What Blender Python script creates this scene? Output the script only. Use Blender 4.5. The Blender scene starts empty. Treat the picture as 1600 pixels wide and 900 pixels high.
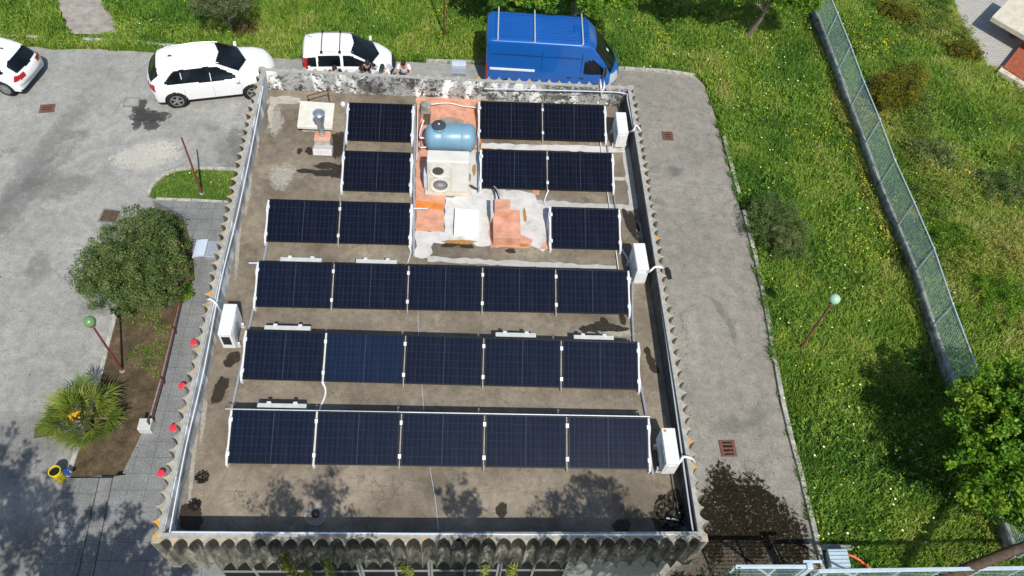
import bpy, bmesh, math, random
import numpy as np
from mathutils import Vector, Matrix, Euler
from mathutils.geometry import tessellate_polygon
random.seed(7); rng = np.random.default_rng(7)
S = bpy.context.scene; COL = S.collection
R = math.radians; PI = math.pi
G = -5.8                      # street level; the roof deck is z = 0

# ------------------------------------------------------------ camera
CP, CR, CY = 0.96388687, 0.11712587, 0.11417985
CC = Vector((4.76643232, -6.85375502, 16.83465695)); CF = 1281.911
_f = Vector((math.sin(CY)*math.cos(CP), math.cos(CY)*math.cos(CP), -math.sin(CP)))
_r0 = Vector((math.cos(CY), -math.sin(CY), 0)); _u0 = _r0.cross(_f)
_r = _r0*math.cos(CR)+_u0*math.sin(CR); _u = -_r0*math.sin(CR)+_u0*math.cos(CR)
cam = bpy.data.cameras.new('camera'); camo = bpy.data.objects.new('camera', cam); COL.objects.link(camo)
cam.sensor_width = 36; cam.lens = CF/1600*36; cam.clip_end = 2000; cam.clip_start = 0.1
m = Matrix((_r, _u, -_f)).transposed().to_4x4(); m.translation = CC; camo.matrix_world = m
S.camera = camo

# ------------------------------------------------------------ light
SUN_EL, SUN_AZ = R(51.7), Vector((0.27, -0.963))
w = bpy.data.worlds.new('World'); S.world = w; w.use_nodes = True
wn = w.node_tree; sky = wn.nodes.new('ShaderNodeTexSky'); sky.sky_type = 'NISHITA'; sky.sun_disc = False
sky.sun_elevation = SUN_EL; sky.sun_rotation = math.atan2(SUN_AZ.x, SUN_AZ.y)
wn.links.new(sky.outputs[0], wn.nodes['Background'].inputs[0]); wn.nodes['Background'].inputs[1].default_value = 0.11
sl = bpy.data.lights.new('sun', 'SUN'); sl.energy = 4.1; sl.angle = R(0.5); sl.color = (1, 0.955, 0.89)
so = bpy.data.objects.new('sun', sl); COL.objects.link(so)
d = Vector((-SUN_AZ.x*math.cos(SUN_EL), -SUN_AZ.y*math.cos(SUN_EL), -math.sin(SUN_EL)))
so.rotation_euler = d.to_track_quat('-Z', 'Y').to_euler(); so.location = (0, 0, 40)
S.view_settings.view_transform = 'Standard'; S.view_settings.look = 'None'
S.view_settings.exposure = 0.22; S.view_settings.gamma = 1; S.view_settings.use_curve_mapping = False
S.cycles.max_bounces = 6; S.cycles.transparent_max_bounces = 12

def at(px, py, z=G):
    """world point on the level z that the survey photo shows at (px, py)"""
    d = _f + _r*((px-800)/CF) - _u*((py-450)/CF)
    return CC + d*((z-CC.z)/d.z)

# ------------------------------------------------------------ materials
class NT:
    def __init__(s, name):
        s.m = bpy.data.materials.new(name); s.m.use_nodes = True; s.t = s.m.node_tree
        s.b = s.t.nodes['Principled BSDF']; s.geo = s.n('ShaderNodeNewGeometry')
    def n(s, typ, **k):
        o = s.t.nodes.new(typ)
        for a, v in k.items(): setattr(o, a, v)
        return o
    def l(s, a, b): s.t.links.new(a, b)
    def noise(s, scale, detail=4, rough=.6, vec=None, dist=0):
        o = s.n('ShaderNodeTexNoise'); o.inputs['Scale'].default_value = scale; o.inputs['Detail'].default_value = detail
        o.inputs['Roughness'].default_value = rough; o.inputs['Distortion'].default_value = dist
        s.l(vec or s.geo.outputs['Position'], o.inputs['Vector']); return o.outputs['Fac']
    def ramp(s, fac, stops, interp='LINEAR'):
        o = s.n('ShaderNodeValToRGB'); e = o.color_ramp.elements; o.color_ramp.interpolation = interp
        while len(e) < len(stops): e.new(.5)
        for i, (p, c) in enumerate(stops):
            e[i].position = p; e[i].color = (c if len(c) == 4 else (*c, 1)) if not isinstance(c, (int, float)) else (c, c, c, 1)
        s.l(fac, o.inputs[0]); return o.outputs[0]
    def mix(s, fac, a, b, mode='MIX'):
        o = s.n('ShaderNodeMix', data_type='RGBA', blend_type=mode)
        for sock, v in ((o.inputs[0], fac), (o.inputs[6], a), (o.inputs[7], b)):
            if hasattr(v, 'links'): s.l(v, sock)
            else: sock.default_value = v if isinstance(v, (int, float)) else (*v[:3], 1)
        return o.outputs[2]
    def math(s, op, a, b=0.0, c=0.0):
        o = s.n('ShaderNodeMath', operation=op)
        for i, v in enumerate((a, b, c)):
            if hasattr(v, 'links'): s.l(v, o.inputs[i])
            else: o.inputs[i].default_value = v
        return o.outputs[0]
    def bump(s, h, strength=.3, dist=.02):
        o = s.n('ShaderNodeBump'); o.inputs['Strength'].default_value = strength; o.inputs['Distance'].default_value = dist
        s.l(h, o.inputs['Height']); s.l(o.outputs[0], s.b.inputs['Normal'])
    def out(s, col=None, rough=None, metal=None, spec=None):
        for v, k in ((col, 'Base Color'), (rough, 'Roughness'), (metal, 'Metallic'), (spec, 'Specular IOR Level')):
            if v is None: continue
            if hasattr(v, 'links'): s.l(v, s.b.inputs[k])
            else: s.b.inputs[k].default_value = v if isinstance(v, (int, float)) else (*v, 1)
        return s.m
    def sep(s, vec):
        o = s.n('ShaderNodeSeparateXYZ'); s.l(vec, o.inputs[0]); return o.outputs

def simple(name, col, rough=.6, metal=0, var=.12, scale=6, spec=.5, coat=0):
    if rough >= .75 and spec == .5: spec = .15
    t = NT(name); c = np.array(col)
    n = t.noise(scale, 5, .65)
    t.out(t.ramp(n, [(.3, tuple(np.clip(c*(1-var), 0, 1))), (.7, tuple(np.clip(c*(1+var), 0, 1)))]), rough, metal, spec)
    if coat: t.b.inputs['Coat Weight'].default_value = coat
    return t.m

def mat_asphalt(name, base, dark, crack=.5):
    t = NT(name)
    big = t.ramp(t.noise(.35, 5, .6), [(.3, dark), (.68, base)])
    mid = t.ramp(t.noise(2.6, 8, .75), [(.3, .68), (.7, 1.14)])
    fine = t.ramp(t.noise(26, 4, .9), [(.30, .50), (.70, 1.45)])
    c = t.mix(1.0, big, mid, 'MULTIPLY'); c = t.mix(.85, c, fine, 'MULTIPLY')
    spots = t.ramp(t.noise(1.3, 3, .5, dist=1.5), [(.66, 0.0), (.76, 1.0)])
    c = t.mix(t.math('MULTIPLY', spots, .35), c, tuple(x*.45 for x in base))
    v = t.n('ShaderNodeTexVoronoi', feature='DISTANCE_TO_EDGE'); v.inputs['Scale'].default_value = .33
    wob = t.n('ShaderNodeVectorMath', operation='ADD'); nn = t.n('ShaderNodeTexNoise'); nn.inputs['Scale'].default_value = 1.2; nn.inputs['Detail'].default_value = 6
    t.l(t.geo.outputs['Position'], nn.inputs['Vector']); t.l(nn.outputs['Color'], wob.inputs[0]); t.l(t.geo.outputs['Position'], wob.inputs[1])
    t.l(wob.outputs[0], v.inputs['Vector'])
    gate = t.ramp(t.noise(.5, 2), [(.46, 0.0), (.60, crack)])
    ck = t.math('MULTIPLY', t.ramp(v.outputs['Distance'], [(.0, 1.0), (.013, 0.0)]), gate)
    c = t.mix(ck, c, tuple(x*.35 for x in base))
    t.bump(t.noise(45, 3, .8), .25, .01)
    return t.out(c, .92, None, .25)

def mat_roof():
    t = NT('bitumen_roof')
    P = t.geo.outputs['Position']; xyz = t.sep(P)
    c = t.ramp(t.noise(.55, 6, .62), [(.32, (.125, .105, .076)), (.5, (.222, .188, .139)), (.68, (.330, .280, .208))])
    c = t.mix(.7, c, t.ramp(t.noise(5.2, 8, .78), [(.32, .55), (.70, 1.22)]), 'MULTIPLY')
    c = t.mix(.5, c, t.ramp(t.noise(30, 3, .8), [(.3, .7), (.7, 1.25)]), 'MULTIPLY')
    # old white wash rubbing through and dark blooms
    c = t.mix(t.ramp(t.noise(1.7, 7, .7, dist=.8), [(.60, 0.0), (.72, .35)]), c, (.40, .37, .30))
    c = t.mix(t.ramp(t.noise(2.3, 6, .75, dist=1.2), [(.54, 0.0), (.70, .6)]), c, (.09, .075, .058))
    c = t.mix(t.ramp(t.noise(11, 7, .8), [(.57, 0.0), (.66, .55)]), c, (.085, .07, .052))
    # strip seams of the membrane, 1 m apart, and cross joints
    sx = t.math('ABSOLUTE', t.math('SUBTRACT', t.math('FRACT', t.math('ADD', t.math('MULTIPLY', xyz[1], 1.02), t.math('MULTIPLY', t.noise(.8), .10))), .5))
    ln = t.ramp(sx, [(.0, 1.0), (.016, 0.0)])
    c = t.mix(t.math('MULTIPLY', ln, t.ramp(t.noise(1.1, 3), [(.4, 0.05), (.65, .55)])), c, (.12, .10, .085))
    v = t.n('ShaderNodeTexVoronoi', feature='DISTANCE_TO_EDGE'); v.inputs['Scale'].default_value = .8
    wob = t.n('ShaderNodeVectorMath', operation='ADD'); nn = t.n('ShaderNodeTexNoise'); nn.inputs['Scale'].default_value = 2.2; nn.inputs['Detail'].default_value = 5
    t.l(P, nn.inputs['Vector']); t.l(nn.outputs['Color'], wob.inputs[0]); t.l(P, wob.inputs[1]); t.l(wob.outputs[0], v.inputs['Vector'])
    ck = t.math('MULTIPLY', t.ramp(v.outputs['Distance'], [(.0, 1.0), (.02, 0.0)]), t.ramp(t.noise(.9, 2), [(.48, 0.0), (.6, .7)]))
    c = t.mix(ck, c, (.09, .075, .06))
    t.bump(t.noise(9, 6, .7), .35, .02)
    return t.out(c, .88, None, .3)

def mat_peel(name, amount, dark=(.055, .058, .055), light=(.72, .74, .72), mid=(.20, .19, .17)):
    t = NT(name); z = t.sep(t.geo.outputs['Position'])[2]
    st = t.n('ShaderNodeVectorMath', operation='MULTIPLY'); st.inputs[1].default_value = (3, 3, .8); t.l(t.geo.outputs['Position'], st.inputs[0])
    base = t.ramp(t.noise(1.2, 5, .7, vec=st.outputs[0]), [(.35, dark), (.62, mid)])
    f = t.math('ADD', t.noise(7, 6, .78, dist=.6), t.math('MULTIPLY', t.noise(.9, 3), .55))
    f = t.ramp(f, [(amount, 0.0), (amount+.03, 1.0)])
    drip = t.ramp(t.noise(.9, 2, .5, vec=st.outputs[0]), [(.40, 1.0), (.52, .35 if amount > .6 else .9)])
    c = t.mix(t.math('MULTIPLY', f, drip), base, light)
    t.bump(f, .25, .01)
    return t.out(c, .85)

def mat_fascia():
    t = NT('fluted_concrete'); xyz = t.sep(t.geo.outputs['Position'])
    st = t.n('ShaderNodeVectorMath', operation='MULTIPLY'); st.inputs[1].default_value = (5, 5, 1.3); t.l(t.geo.outputs['Position'], st.inputs[0])
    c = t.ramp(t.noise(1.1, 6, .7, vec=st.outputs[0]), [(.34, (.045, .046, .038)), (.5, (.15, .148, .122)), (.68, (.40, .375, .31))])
    # near-black tone, denser towards the top and in the flute valleys
    top_dark = t.math('ADD', t.ramp(xyz[2], [(0, 0.0), (1, 1.0)]), 0)
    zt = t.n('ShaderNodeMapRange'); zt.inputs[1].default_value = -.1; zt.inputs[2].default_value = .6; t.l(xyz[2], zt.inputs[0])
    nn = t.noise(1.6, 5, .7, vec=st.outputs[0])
    dk = t.ramp(t.math('ADD', t.math('MULTIPLY', zt.outputs[0], .45), nn), [(.56, 0.0), (.68, .95)])
    att = t.n('ShaderNodeAttribute', attribute_name='flute'); dk = t.math('MULTIPLY', dk, att.outputs['Fac'])
    c = t.mix(dk, c, (.028, .03, .026))
    lich = t.ramp(t.noise(3.4, 2, .5), [(.625, 0.0), (.65, 1.0)])
    top = t.n('ShaderNodeMapRange'); top.inputs[1].default_value = .63; top.inputs[2].default_value = .655; t.l(xyz[2], top.inputs[0])
    tc = t.ramp(t.noise(4.5, 5, .7), [(.32, (.20, .185, .15)), (.5, (.36, .32, .25)), (.66, (.52, .43, .30))])
    c = t.mix(top.outputs[0], c, tc)
    c = t.mix(t.math('MULTIPLY', lich, top.outputs[0]), c, (.55, .30, .07))
    t.bump(t.noise(14, 4, .7), .3, .015)
    return t.out(c, .9, None, .12)

def mat_grassblade(name='grass_blades'):
    t = NT(name); a = t.n('ShaderNodeAttribute', attribute_name='tint')
    f = t.math('ADD', t.math('MULTIPLY', a.outputs['Fac'], .62), t.math('MULTIPLY', t.noise(.55, 5, .6), .42))
    c = t.ramp(f, [(.16, (.034, .100, .014)), (.34, (.098, .225, .026)), (.50, (.19, .335, .036)), (.68, (.33, .425, .060)), (.88, (.50, .43, .19))])
    t.out(c, .65, None, .25)
    tr = t.n('ShaderNodeBsdfTranslucent'); t.l(c, tr.inputs[0]); mx = t.n('ShaderNodeMixShader'); mx.inputs[0].default_value = .28
    t.l(t.b.outputs[0], mx.inputs[1]); t.l(tr.outputs[0], mx.inputs[2]); t.l(mx.outputs[0], t.t.nodes['Material Output'].inputs[0])
    return t.m

def mat_leaf(name, cols, trans=.25):
    t = NT(name); a = t.n('ShaderNodeAttribute', attribute_name='tint')
    n = len(cols); c = t.ramp(a.outputs['Fac'], [(i/(n-1), x) for i, x in enumerate(cols)])
    t.out(c, .55, None, .35)
    tr = t.n('ShaderNodeBsdfTranslucent'); t.l(c, tr.inputs[0]); mx = t.n('ShaderNodeMixShader'); mx.inputs[0].default_value = trans
    t.l(t.b.outputs[0], mx.inputs[1]); t.l(tr.outputs[0], mx.inputs[2]); t.l(mx.outputs[0], t.t.nodes['Material Output'].inputs[0])
    return t.m

def mat_soil():
    t = NT('meadow_soil')
    c = t.ramp(t.noise(1.1, 7, .65), [(.3, (.04, .07, .016)), (.55, (.07, .12, .022)), (.75, (.17, .15, .07))])
    return t.out(c, .95, None, .1)

def mat_mulch():
    t = NT('bare_bed_soil')
    c = t.ramp(t.noise(2.2, 7, .75), [(.3, (.035, .038, .018)), (.45, (.075, .060, .034)), (.6, (.13, .092, .058)), (.78, (.22, .16, .11))])
    c = t.mix(.8, c, t.ramp(t.noise(28, 3, .8), [(.3, .5), (.7, 1.4)]), 'MULTIPLY')
    return t.out(c, .95, None, .1)

def mat_tiles():
    t = NT('walkway_tiles'); P = t.geo.outputs['Position']; xyz = t.sep(P)
    def grid(s, o):
        return t.math('ABSOLUTE', t.math('SUBTRACT', t.math('FRACT', t.math('ADD', t.math('MULTIPLY', s, 2.1), o)), .5))
    g = t.math('MINIMUM', grid(xyz[0], .13), grid(xyz[1], .4))
    c = t.ramp(t.noise(60, 3, .9), [(.36, (.06, .064, .066)), (.5, (.19, .195, .19)), (.64, (.42, .43, .42))])
    c = t.mix(.6, c, t.ramp(t.noise(1.5, 5, .6), [(.3, .6), (.7, 1.15)]), 'MULTIPLY')
    c = t.mix(t.ramp(g, [(0, .8), (.022, 0.0)]), c, (.05, .05, .045))
    t.bump(t.noise(40, 3, .8), .3, .01)
    return t.out(c, .9, None, .25)

def mat_panel():
    t = NT('solar_cells'); tc = t.n('ShaderNodeTexCoord'); xyz = t.sep(tc.outputs['Object'])
    def line(s, n, L, wdt):
        f = t.math('FRACT', t.math('DIVIDE', s, L/n)); d = t.math('MINIMUM', f, t.math('SUBTRACT', 1.0, f))
        return t.ramp(d, [(wdt*.4, 1.0), (wdt, 0.0)])
    u = t.math('SUBTRACT', xyz[0], .03); v = t.math('SUBTRACT', xyz[1], .03)
    g1 = line(u, 16, 1.702, .085); g2 = line(v, 6, 1.074, .04); bb = line(v, 60, 1.074, .16)
    mid = t.ramp(t.math('ABSOLUTE', t.math('SUBTRACT', xyz[0], .881)), [(.008, 1.0), (.014, 0.0)])
    oi = t.n('ShaderNodeObjectInfo')
    spc = t.sep(oi.outputs['Color']); base = t.ramp(spc[0], [(0, (.0028, .0036, .0080)), (.3, (.0030, .0048, .0120)), (.85, (.0036, .0085, .0235)), (1, (.0042, .0115, .0320))])
    c = t.mix(t.math('MULTIPLY', bb, .08), base, (.04, .05, .08))
    c = t.mix(t.math('MULTIPLY', g1, .42), c, (.030, .036, .060))
    c = t.mix(t.math('MULTIPLY', g2, .32), c, (.034, .042, .07)); c = t.mix(t.math('MULTIPLY', mid, .4), c, (.05, .06, .10))
    streak = t.n('ShaderNodeVectorMath', operation='MULTIPLY'); streak.inputs[1].default_value = (6, .7, 1); t.l(tc.outputs['Object'], streak.inputs[0])
    c = t.mix(t.ramp(t.noise(1.2, 4, .6, vec=streak.outputs[0]), [(.5, 0.0), (.8, .05)]), c, (.16, .17, .19))
    t.b.inputs['IOR'].default_value = 1.45
    return t.out(c, .24, 0, .20)

def mat_soft(name, col, rough=.9, hard=.12, nscale=5, amp=.5, opac=1.0, col2=None, spec=.3):
    """a stain lying on a surface: alpha runs out through noise at its own ragged rim"""
    t = NT(name); a = t.n('ShaderNodeAttribute', attribute_name='body')
    f = t.math('ADD', a.outputs['Fac'], t.math('MULTIPLY', t.math('SUBTRACT', t.noise(nscale, 6, .72), .5), amp*2))
    f = t.ramp(f, [(.5-hard, 0.0), (.5+hard, opac)])
    c = t.ramp(t.noise(nscale*2, 6, .7), [(.35, col), (.65, col2 or tuple(x*1.5 for x in col))])
    t.out(c, rough, None, spec); t.l(f, t.b.inputs['Alpha']); return t.m

def mat_worn():
    t = NT('white_roof_paint')
    c = t.ramp(t.noise(2.2, 7, .7), [(.33, (.36, .34, .29)), (.46, (.52, .51, .48)), (.62, (.60, .595, .575))])
    c = t.mix(t.ramp(t.noise(6, 7, .8, dist=.7), [(.60, 0.0), (.70, .6)]), c, (.25, .21, .16))
    c = t.mix(t.ramp(t.noise(1.6, 4, .6), [(.60, 0.0), (.72, .35)]), c, (.36, .27, .17))
    return t.out(c, .85)
M = {}
M['asphalt'] = mat_asphalt('parking_asphalt', (.365, .365, .335), (.275, .276, .255))
M['strip'] = mat_asphalt('side_strip_asphalt', (.300, .282, .240), (.235, .222, .190))
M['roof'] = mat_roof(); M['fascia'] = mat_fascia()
M['peel_back'] = mat_peel('mouldy_flaking_wall', .745, dark=(.022, .024, .023), light=(.80, .81, .78), mid=(.14, .135, .12))
M['peel_left'] = mat_peel('whitewashed_wall', .615, dark=(.07,.075,.075), light=(.76, .80, .82), mid=(.26, .27, .27))
M['peel_shade'] = mat_peel('shade_dark_wall', 1.0, dark=(.03, .033, .035), mid=(.085, .085, .08))  # shade put into the colour of the right and front inner faces
M['coping'] = simple('coping_concrete', (.34, .34, .31), .9, var=.25, scale=9)
M['facade'] = simple('facade_render', (.22, .235, .22), .9, var=.15, scale=3)
M['kerb'] = simple('kerb_concrete', (.36, .355, .31), .9, var=.45, scale=5)
M['kerbdark'] = simple('dark_kerb_stone', (.20, .21, .20), .9, var=.3, scale=8)
M['soil'] = mat_soil(); M['mulch'] = mat_mulch(); M['tiles'] = mat_tiles(); M['blade'] = mat_grassblade()
M['cells'] = mat_panel(); M['pframe'] = simple('black_anodised', (.012, .013, .016), .35, .6, var=.1)
M['alu'] = simple('aluminium', (.70, .74, .78), .4, .45, var=.1, scale=12)
M['galv'] = simple('galvanised_steel', (.50, .54, .57), .45, .55, var=.15, scale=14)
M['ballast'] = simple('white_concrete', (.58, .60, .60), .8, var=.08, scale=8)
M['ballast_grey'] = simple('grey_ballast', (.50, .52, .50), .8, var=.12, scale=8)
M['white'] = simple('white_enamel', (.70, .71, .69), .5, var=.12, scale=9)
M['cream'] = simple('cream_enamel', (.62, .61, .55), .5, var=.10, scale=3)
M['acblue'] = simple('grey_enamel', (.50, .56, .62), .5, var=.05, scale=3)
M['black'] = simple('black_plastic', (.018, .019, .021), .5, var=.2)
M['dark'] = simple('dark_void', (.010, .011, .012), .8, var=.2)
M['rubber'] = simple('tyre_rubber', (.02, .02, .021), .8, var=.2)
M['carwhite'] = simple('white_car_paint', (.78, .785, .79), .28, var=.02, coat=.6)
M['vanblue'] = simple('blue_van_paint', (.005, .088, .35), .28, var=.06, scale=1.5, coat=.7)
def mat_glass():
    t = NT('tinted_glass'); t.out(t.ramp(t.noise(1.6, 4), [(.35, (.003, .004, .005)), (.7, (.010, .016, .020))]), .08, 0, .38); return t.m
M['glass'] = mat_glass()
M['redlight'] = simple('red_lens', (.32, .012, .015), .2, coat=.5)
M['lens'] = simple('clear_lens', (.55, .60, .62), .15, .3, coat=.5)
M['rim'] = simple('alloy', (.45, .46, .47), .35, .8)
M['orange'] = simple('orange_paint', (.56, .285, .19), .85, var=.28, scale=4)
M['orange2'] = simple('deep_orange_paint', (.62, .20, .045), .85, var=.25, scale=7)
M['whitepatch'] = mat_worn()
M['tank'] = simple('blue_polythene', (.16, .30, .40), .38, var=.08, scale=2)
M['plate'] = simple('number_plate', (.55, .56, .55), .5)
M['rust'] = simple('rusty_iron', (.15, .055, .035), .8, .1, var=.35, scale=14)
M['grate'] = simple('rusty_grate', (.155, .075, .055), .85, var=.3, scale=20)
M['redpole'] = simple('dull_red_paint', (.17, .045, .05), .6, var=.25, scale=10)
M['greenglobe'] = simple('green_globe', (.13, .25, .11), .3, var=.12, scale=9)
M['paleglobe'] = simple('pale_green_globe', (.34, .56, .38), .35, var=.1, scale=9)
M['yellow'] = simple('yellow_plastic', (.72, .58, .02), .45, var=.1)
M['bluep'] = simple('blue_plastic', (.01, .05, .35), .5)
M['red'] = simple('bright_red_plastic', (.78, .03, .05), .5, var=.05)
M['orangered'] = simple('orange_hose', (.75, .10, .03), .5)
M['yflower'] = simple('yellow_petals', (.82, .66, .02), .7, var=.1)
M['wflower'] = simple('pale_petals', (.80, .80, .42), .7, var=.1)
M['bark'] = simple('bark', (.23, .19, .15), .95, var=.4, scale=12)
M['barkdark'] = simple('dark_bark', (.09, .065, .045), .95, var=.35, scale=9)
M['fence'] = simple('grey_green_fence_steel', (.30, .45, .44), .5, .2, var=.12, scale=6)
M['fpost'] = simple('pale_fence_steel', (.52, .64, .70), .5, .3, var=.1, scale=6)
M['wallconc'] = simple('weathered_wall_concrete', (.24, .245, .215), .95, var=.75, scale=3.5)
M['terrace'] = simple('terrace_stone', (.44, .43, .39), .9, var=.18, scale=6)
M['stonecream'] = simple('cream_stone', (.55, .50, .40), .9, var=.15, scale=4)
M['terracotta'] = simple('terracotta_tiles', (.30, .085, .045), .8, var=.25, scale=8)
M['skin'] = simple('skin', (.50, .27, .18), .6, var=.06); M['hair'] = simple('dark_hair', (.015, .011, .009), .7)
M['teewhite'] = simple('white_cotton', (.76, .75, .78), .9, var=.04); M['teeblack'] = simple('black_cotton', (.018, .018, .024), .9)
M['denim'] = simple('dark_trousers', (.04, .05, .08), .9); M['shoe'] = simple('shoe_leather', (.05, .04, .035), .6)
M['capgreen'] = simple('dark_cap_cloth', (.03, .045, .045), .9)
M['greydeck'] = simple('grey_bitumen', (.30, .275, .23), .9, var=.3, scale=10)
M['stone'] = simple('pale_stone', (.36, .35, .32), .9, var=.2, scale=8)
M['chrome'] = simple('stainless_steel', (.62, .66, .70), .25, .85, var=.12, scale=10)
M['stain'] = mat_soft('damp_stain', (.022, .018, .012), .55, .07, 9, .6, .93, (.05, .04, .028))
M['oil'] = mat_soft('oil_stain', (.05, .048, .046), .6, .14, 5.5, 1.3, .72)
M['moss'] = mat_soft('wet_moss', (.008, .007, .004), .85, .22, 9, 2.2, .92, (.022, .017, .008), .15)
M['silt'] = mat_soft('wet_silt', (.055, .045, .034), .85, .14, 12, .6, .7, (.17, .14, .10), .15)
M['chalk'] = mat_soft('chalk_smear', (.50, .48, .42), .9, .22, 7, 1.2, .55)
M['wash'] = mat_soft('dull_white_wash', (.42, .40, .34), .9, .3, 6, 1.1, .5)
M['rustst'] = mat_soft('rust_stain', (.33, .17, .04), .9, .15, 6, .4, .8)
M['greyst'] = mat_soft('grey_worn_patch', (.23, .21, .175), .9, .12, 5, .3, .85)
M['dirt'] = mat_soft('dark_tyre_dirt', (.13, .13, .12), .9, .45, 3.5, 1.5, .26)

# ------------------------------------------------------------ mesh helpers
def tag(o, label=None, cat=None, group=None, kind=None):
    for k, v in (('label', label), ('category', cat), ('group', group), ('kind', kind)):
        if v: o[k] = v
    return o
def empty(name, loc, rz=0, label=None, cat=None, group=None, scale=1):
    o = bpy.data.objects.new(name, None); COL.objects.link(o); o.location = loc; o.rotation_euler = (0, 0, rz); o.empty_display_size = .2
    o.scale = (scale,)*3; return tag(o, label, cat, group)
class MB:
    def __init__(s): s.v = []; s.f = []; s.mi = []; s.cur = 0
    def add(s, vs, fs):
        b = len(s.v); s.v += [tuple(v) for v in vs]; s.f += [[b+i for i in f] for f in fs]; s.mi += [s.cur]*len(fs); return s
    def box(s, c, d, rz=0, rx=0, ry=0, taper=1):
        E = Euler((rx, ry, rz)).to_matrix(); c = Vector(c); vs = []
        for z in (-1, 1):
            k = taper if z > 0 else 1
            for x, y in ((-1, -1), (1, -1), (1, 1), (-1, 1)): vs.append(c+E@Vector((x*d[0]/2*k, y*d[1]/2*k, z*d[2]/2)))
        return s.add(vs, [(3, 2, 1, 0), (4, 5, 6, 7), (0, 1, 5, 4), (1, 2, 6, 5), (2, 3, 7, 6), (3, 0, 4, 7)])
    def bar(s, a, b, wx, wz):
        a = Vector(a); b = Vector(b); t = (b-a).normalized(); up = Vector((0, 0, 1)) if abs(t.z) < .95 else Vector((0, 1, 0))
        sx = t.cross(up).normalized()*wx/2; sz = sx.cross(t).normalized()*wz/2; vs = []
        for p in (a, b): vs += [p-sx-sz, p+sx-sz, p+sx+sz, p-sx+sz]
        return s.add(vs, [(0, 1, 2, 3), (7, 6, 5, 4), (0, 4, 5, 1), (1, 5, 6, 2), (2, 6, 7, 3), (3, 7, 4, 0)])
    def tube(s, path, r, n=8, cap=True):
        path = [Vector(p) for p in path]; rr = r if isinstance(r, (list, tuple)) else [r]*len(path); rings = []; prev = None
        for i, p in enumerate(path):
            t = (path[min(i+1, len(path)-1)]-path[max(i-1, 0)]).normalized()
            if prev is None: a = t.orthogonal().normalized()
            else:
                a = prev-t*prev.dot(t); a = a.normalized() if a.length > 1e-5 else t.orthogonal().normalized()
            prev = a; b = t.cross(a); rings.append([p+(a*math.cos(2*PI*k/n)+b*math.sin(2*PI*k/n))*rr[i] for k in range(n)])
        vs = [v for g in rings for v in g]; fs = []
        for i in range(len(path)-1):
            for k in range(n): k2 = (k+1) % n; fs.append((i*n+k, i*n+k2, (i+1)*n+k2, (i+1)*n+k))
        if cap: fs += [tuple(reversed(range(n))), tuple(range((len(path)-1)*n, len(path)*n))]
        return s.add(vs, fs)
    def lathe(s, prof, c=(0, 0, 0), n=20, axis=None):
        vs = []; fs = []; c = Vector(c); q = Vector((0, 0, 1)).rotation_difference(Vector(axis)).to_matrix() if axis else Matrix.Identity(3)
        for r, z in prof:
            for k in range(n): vs.append(c+q@Vector((r*math.cos(2*PI*k/n), r*math.sin(2*PI*k/n), z)))
        for i in range(len(prof)-1):
            for k in range(n): k2 = (k+1) % n; fs.append((i*n+k, i*n+k2, (i+1)*n+k2, (i+1)*n+k))
        if prof[0][0] > 1e-4: fs.append(tuple(reversed(range(n))))
        if prof[-1][0] > 1e-4: fs.append(tuple(range((len(prof)-1)*n, len(prof)*n)))
        return s.add(vs, fs)
    def prism(s, poly, z0, z1, top=True, bot=True):
        n = len(poly); vs = [(p[0], p[1], z0) for p in poly]+[(p[0], p[1], z1) for p in poly]
        fs = [(i, (i+1) % n, n+(i+1) % n, n+i) for i in range(n)]
        tri = tessellate_polygon([[Vector((p[0], p[1], 0)) for p in poly]])
        for t in tri:
            if top: fs.append(tuple(n+i for i in t))
            if bot: fs.append(tuple(reversed(t)))
        return s.add(vs, fs)
    def build(s, name, mats, parent=None, smooth=False, bevel=0, fix=True):
        me = bpy.data.meshes.new(name); me.from_pydata(s.v, [], s.f); mats = mats if isinstance(mats, (list, tuple)) else [mats]
        for x in mats: me.materials.append(x)
        if len(mats) > 1: me.polygons.foreach_set('material_index', s.mi)
        if fix:
            b = bmesh.new(); b.from_mesh(me); bmesh.ops.recalc_face_normals(b, faces=b.faces); b.to_mesh(me); b.free()
        if smooth:
            for p in me.polygons: p.use_smooth = True
            try: me.set_sharp_from_angle(angle=R(40))
            except Exception: pass
        o = bpy.data.objects.new(name, me); COL.objects.link(o)
        if parent: o.parent = parent
        if bevel:
            md = o.modifiers.new('bevel', 'BEVEL'); md.width = bevel; md.segments = 2; md.limit_method = 'ANGLE'
        return o

def ragged(poly, amp, step=.25, seed=0):
    r = random.Random(seed); out = []; n = len(poly)
    for i in range(n):
        a = Vector(poly[i][:2]); b = Vector(poly[(i+1) % n][:2]); k = max(1, int((b-a).length/step)); nrm = Vector(((b-a).y, -(b-a).x)).normalized() if (b-a).length > 0 else Vector((0, 0))
        for j in range(k):
            p = a.lerp(b, j/k); out.append(p+nrm*r.gauss(0, amp)*(1 if j else .5))
    return out
def flat(name, poly, z, mat, parent=None, amp=0, step=.25, seed=0, kind=None):
    p = ragged(poly, amp, step, seed) if amp else [Vector(q[:2]) for q in poly]
    tri = tessellate_polygon([[Vector((q.x, q.y, 0)) for q in p]])
    mb = MB(); mb.add([(q.x, q.y, z) for q in p], [tuple(t) for t in tri])
    o = mb.build(name, mat, parent, fix=False)
    me = o.data
    flip = [f for f in me.polygons if f.normal.z < 0]
    if flip:
        b = bmesh.new(); b.from_mesh(me); b.faces.ensure_lookup_table(); bmesh.ops.reverse_faces(b, faces=[f for f in b.faces if f.normal.z < 0]); b.to_mesh(me); b.free()
    if kind: o['kind'] = kind
    return o
def pxs(pts, z=G): return [at(x, y, z) for x, y in pts]
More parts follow.
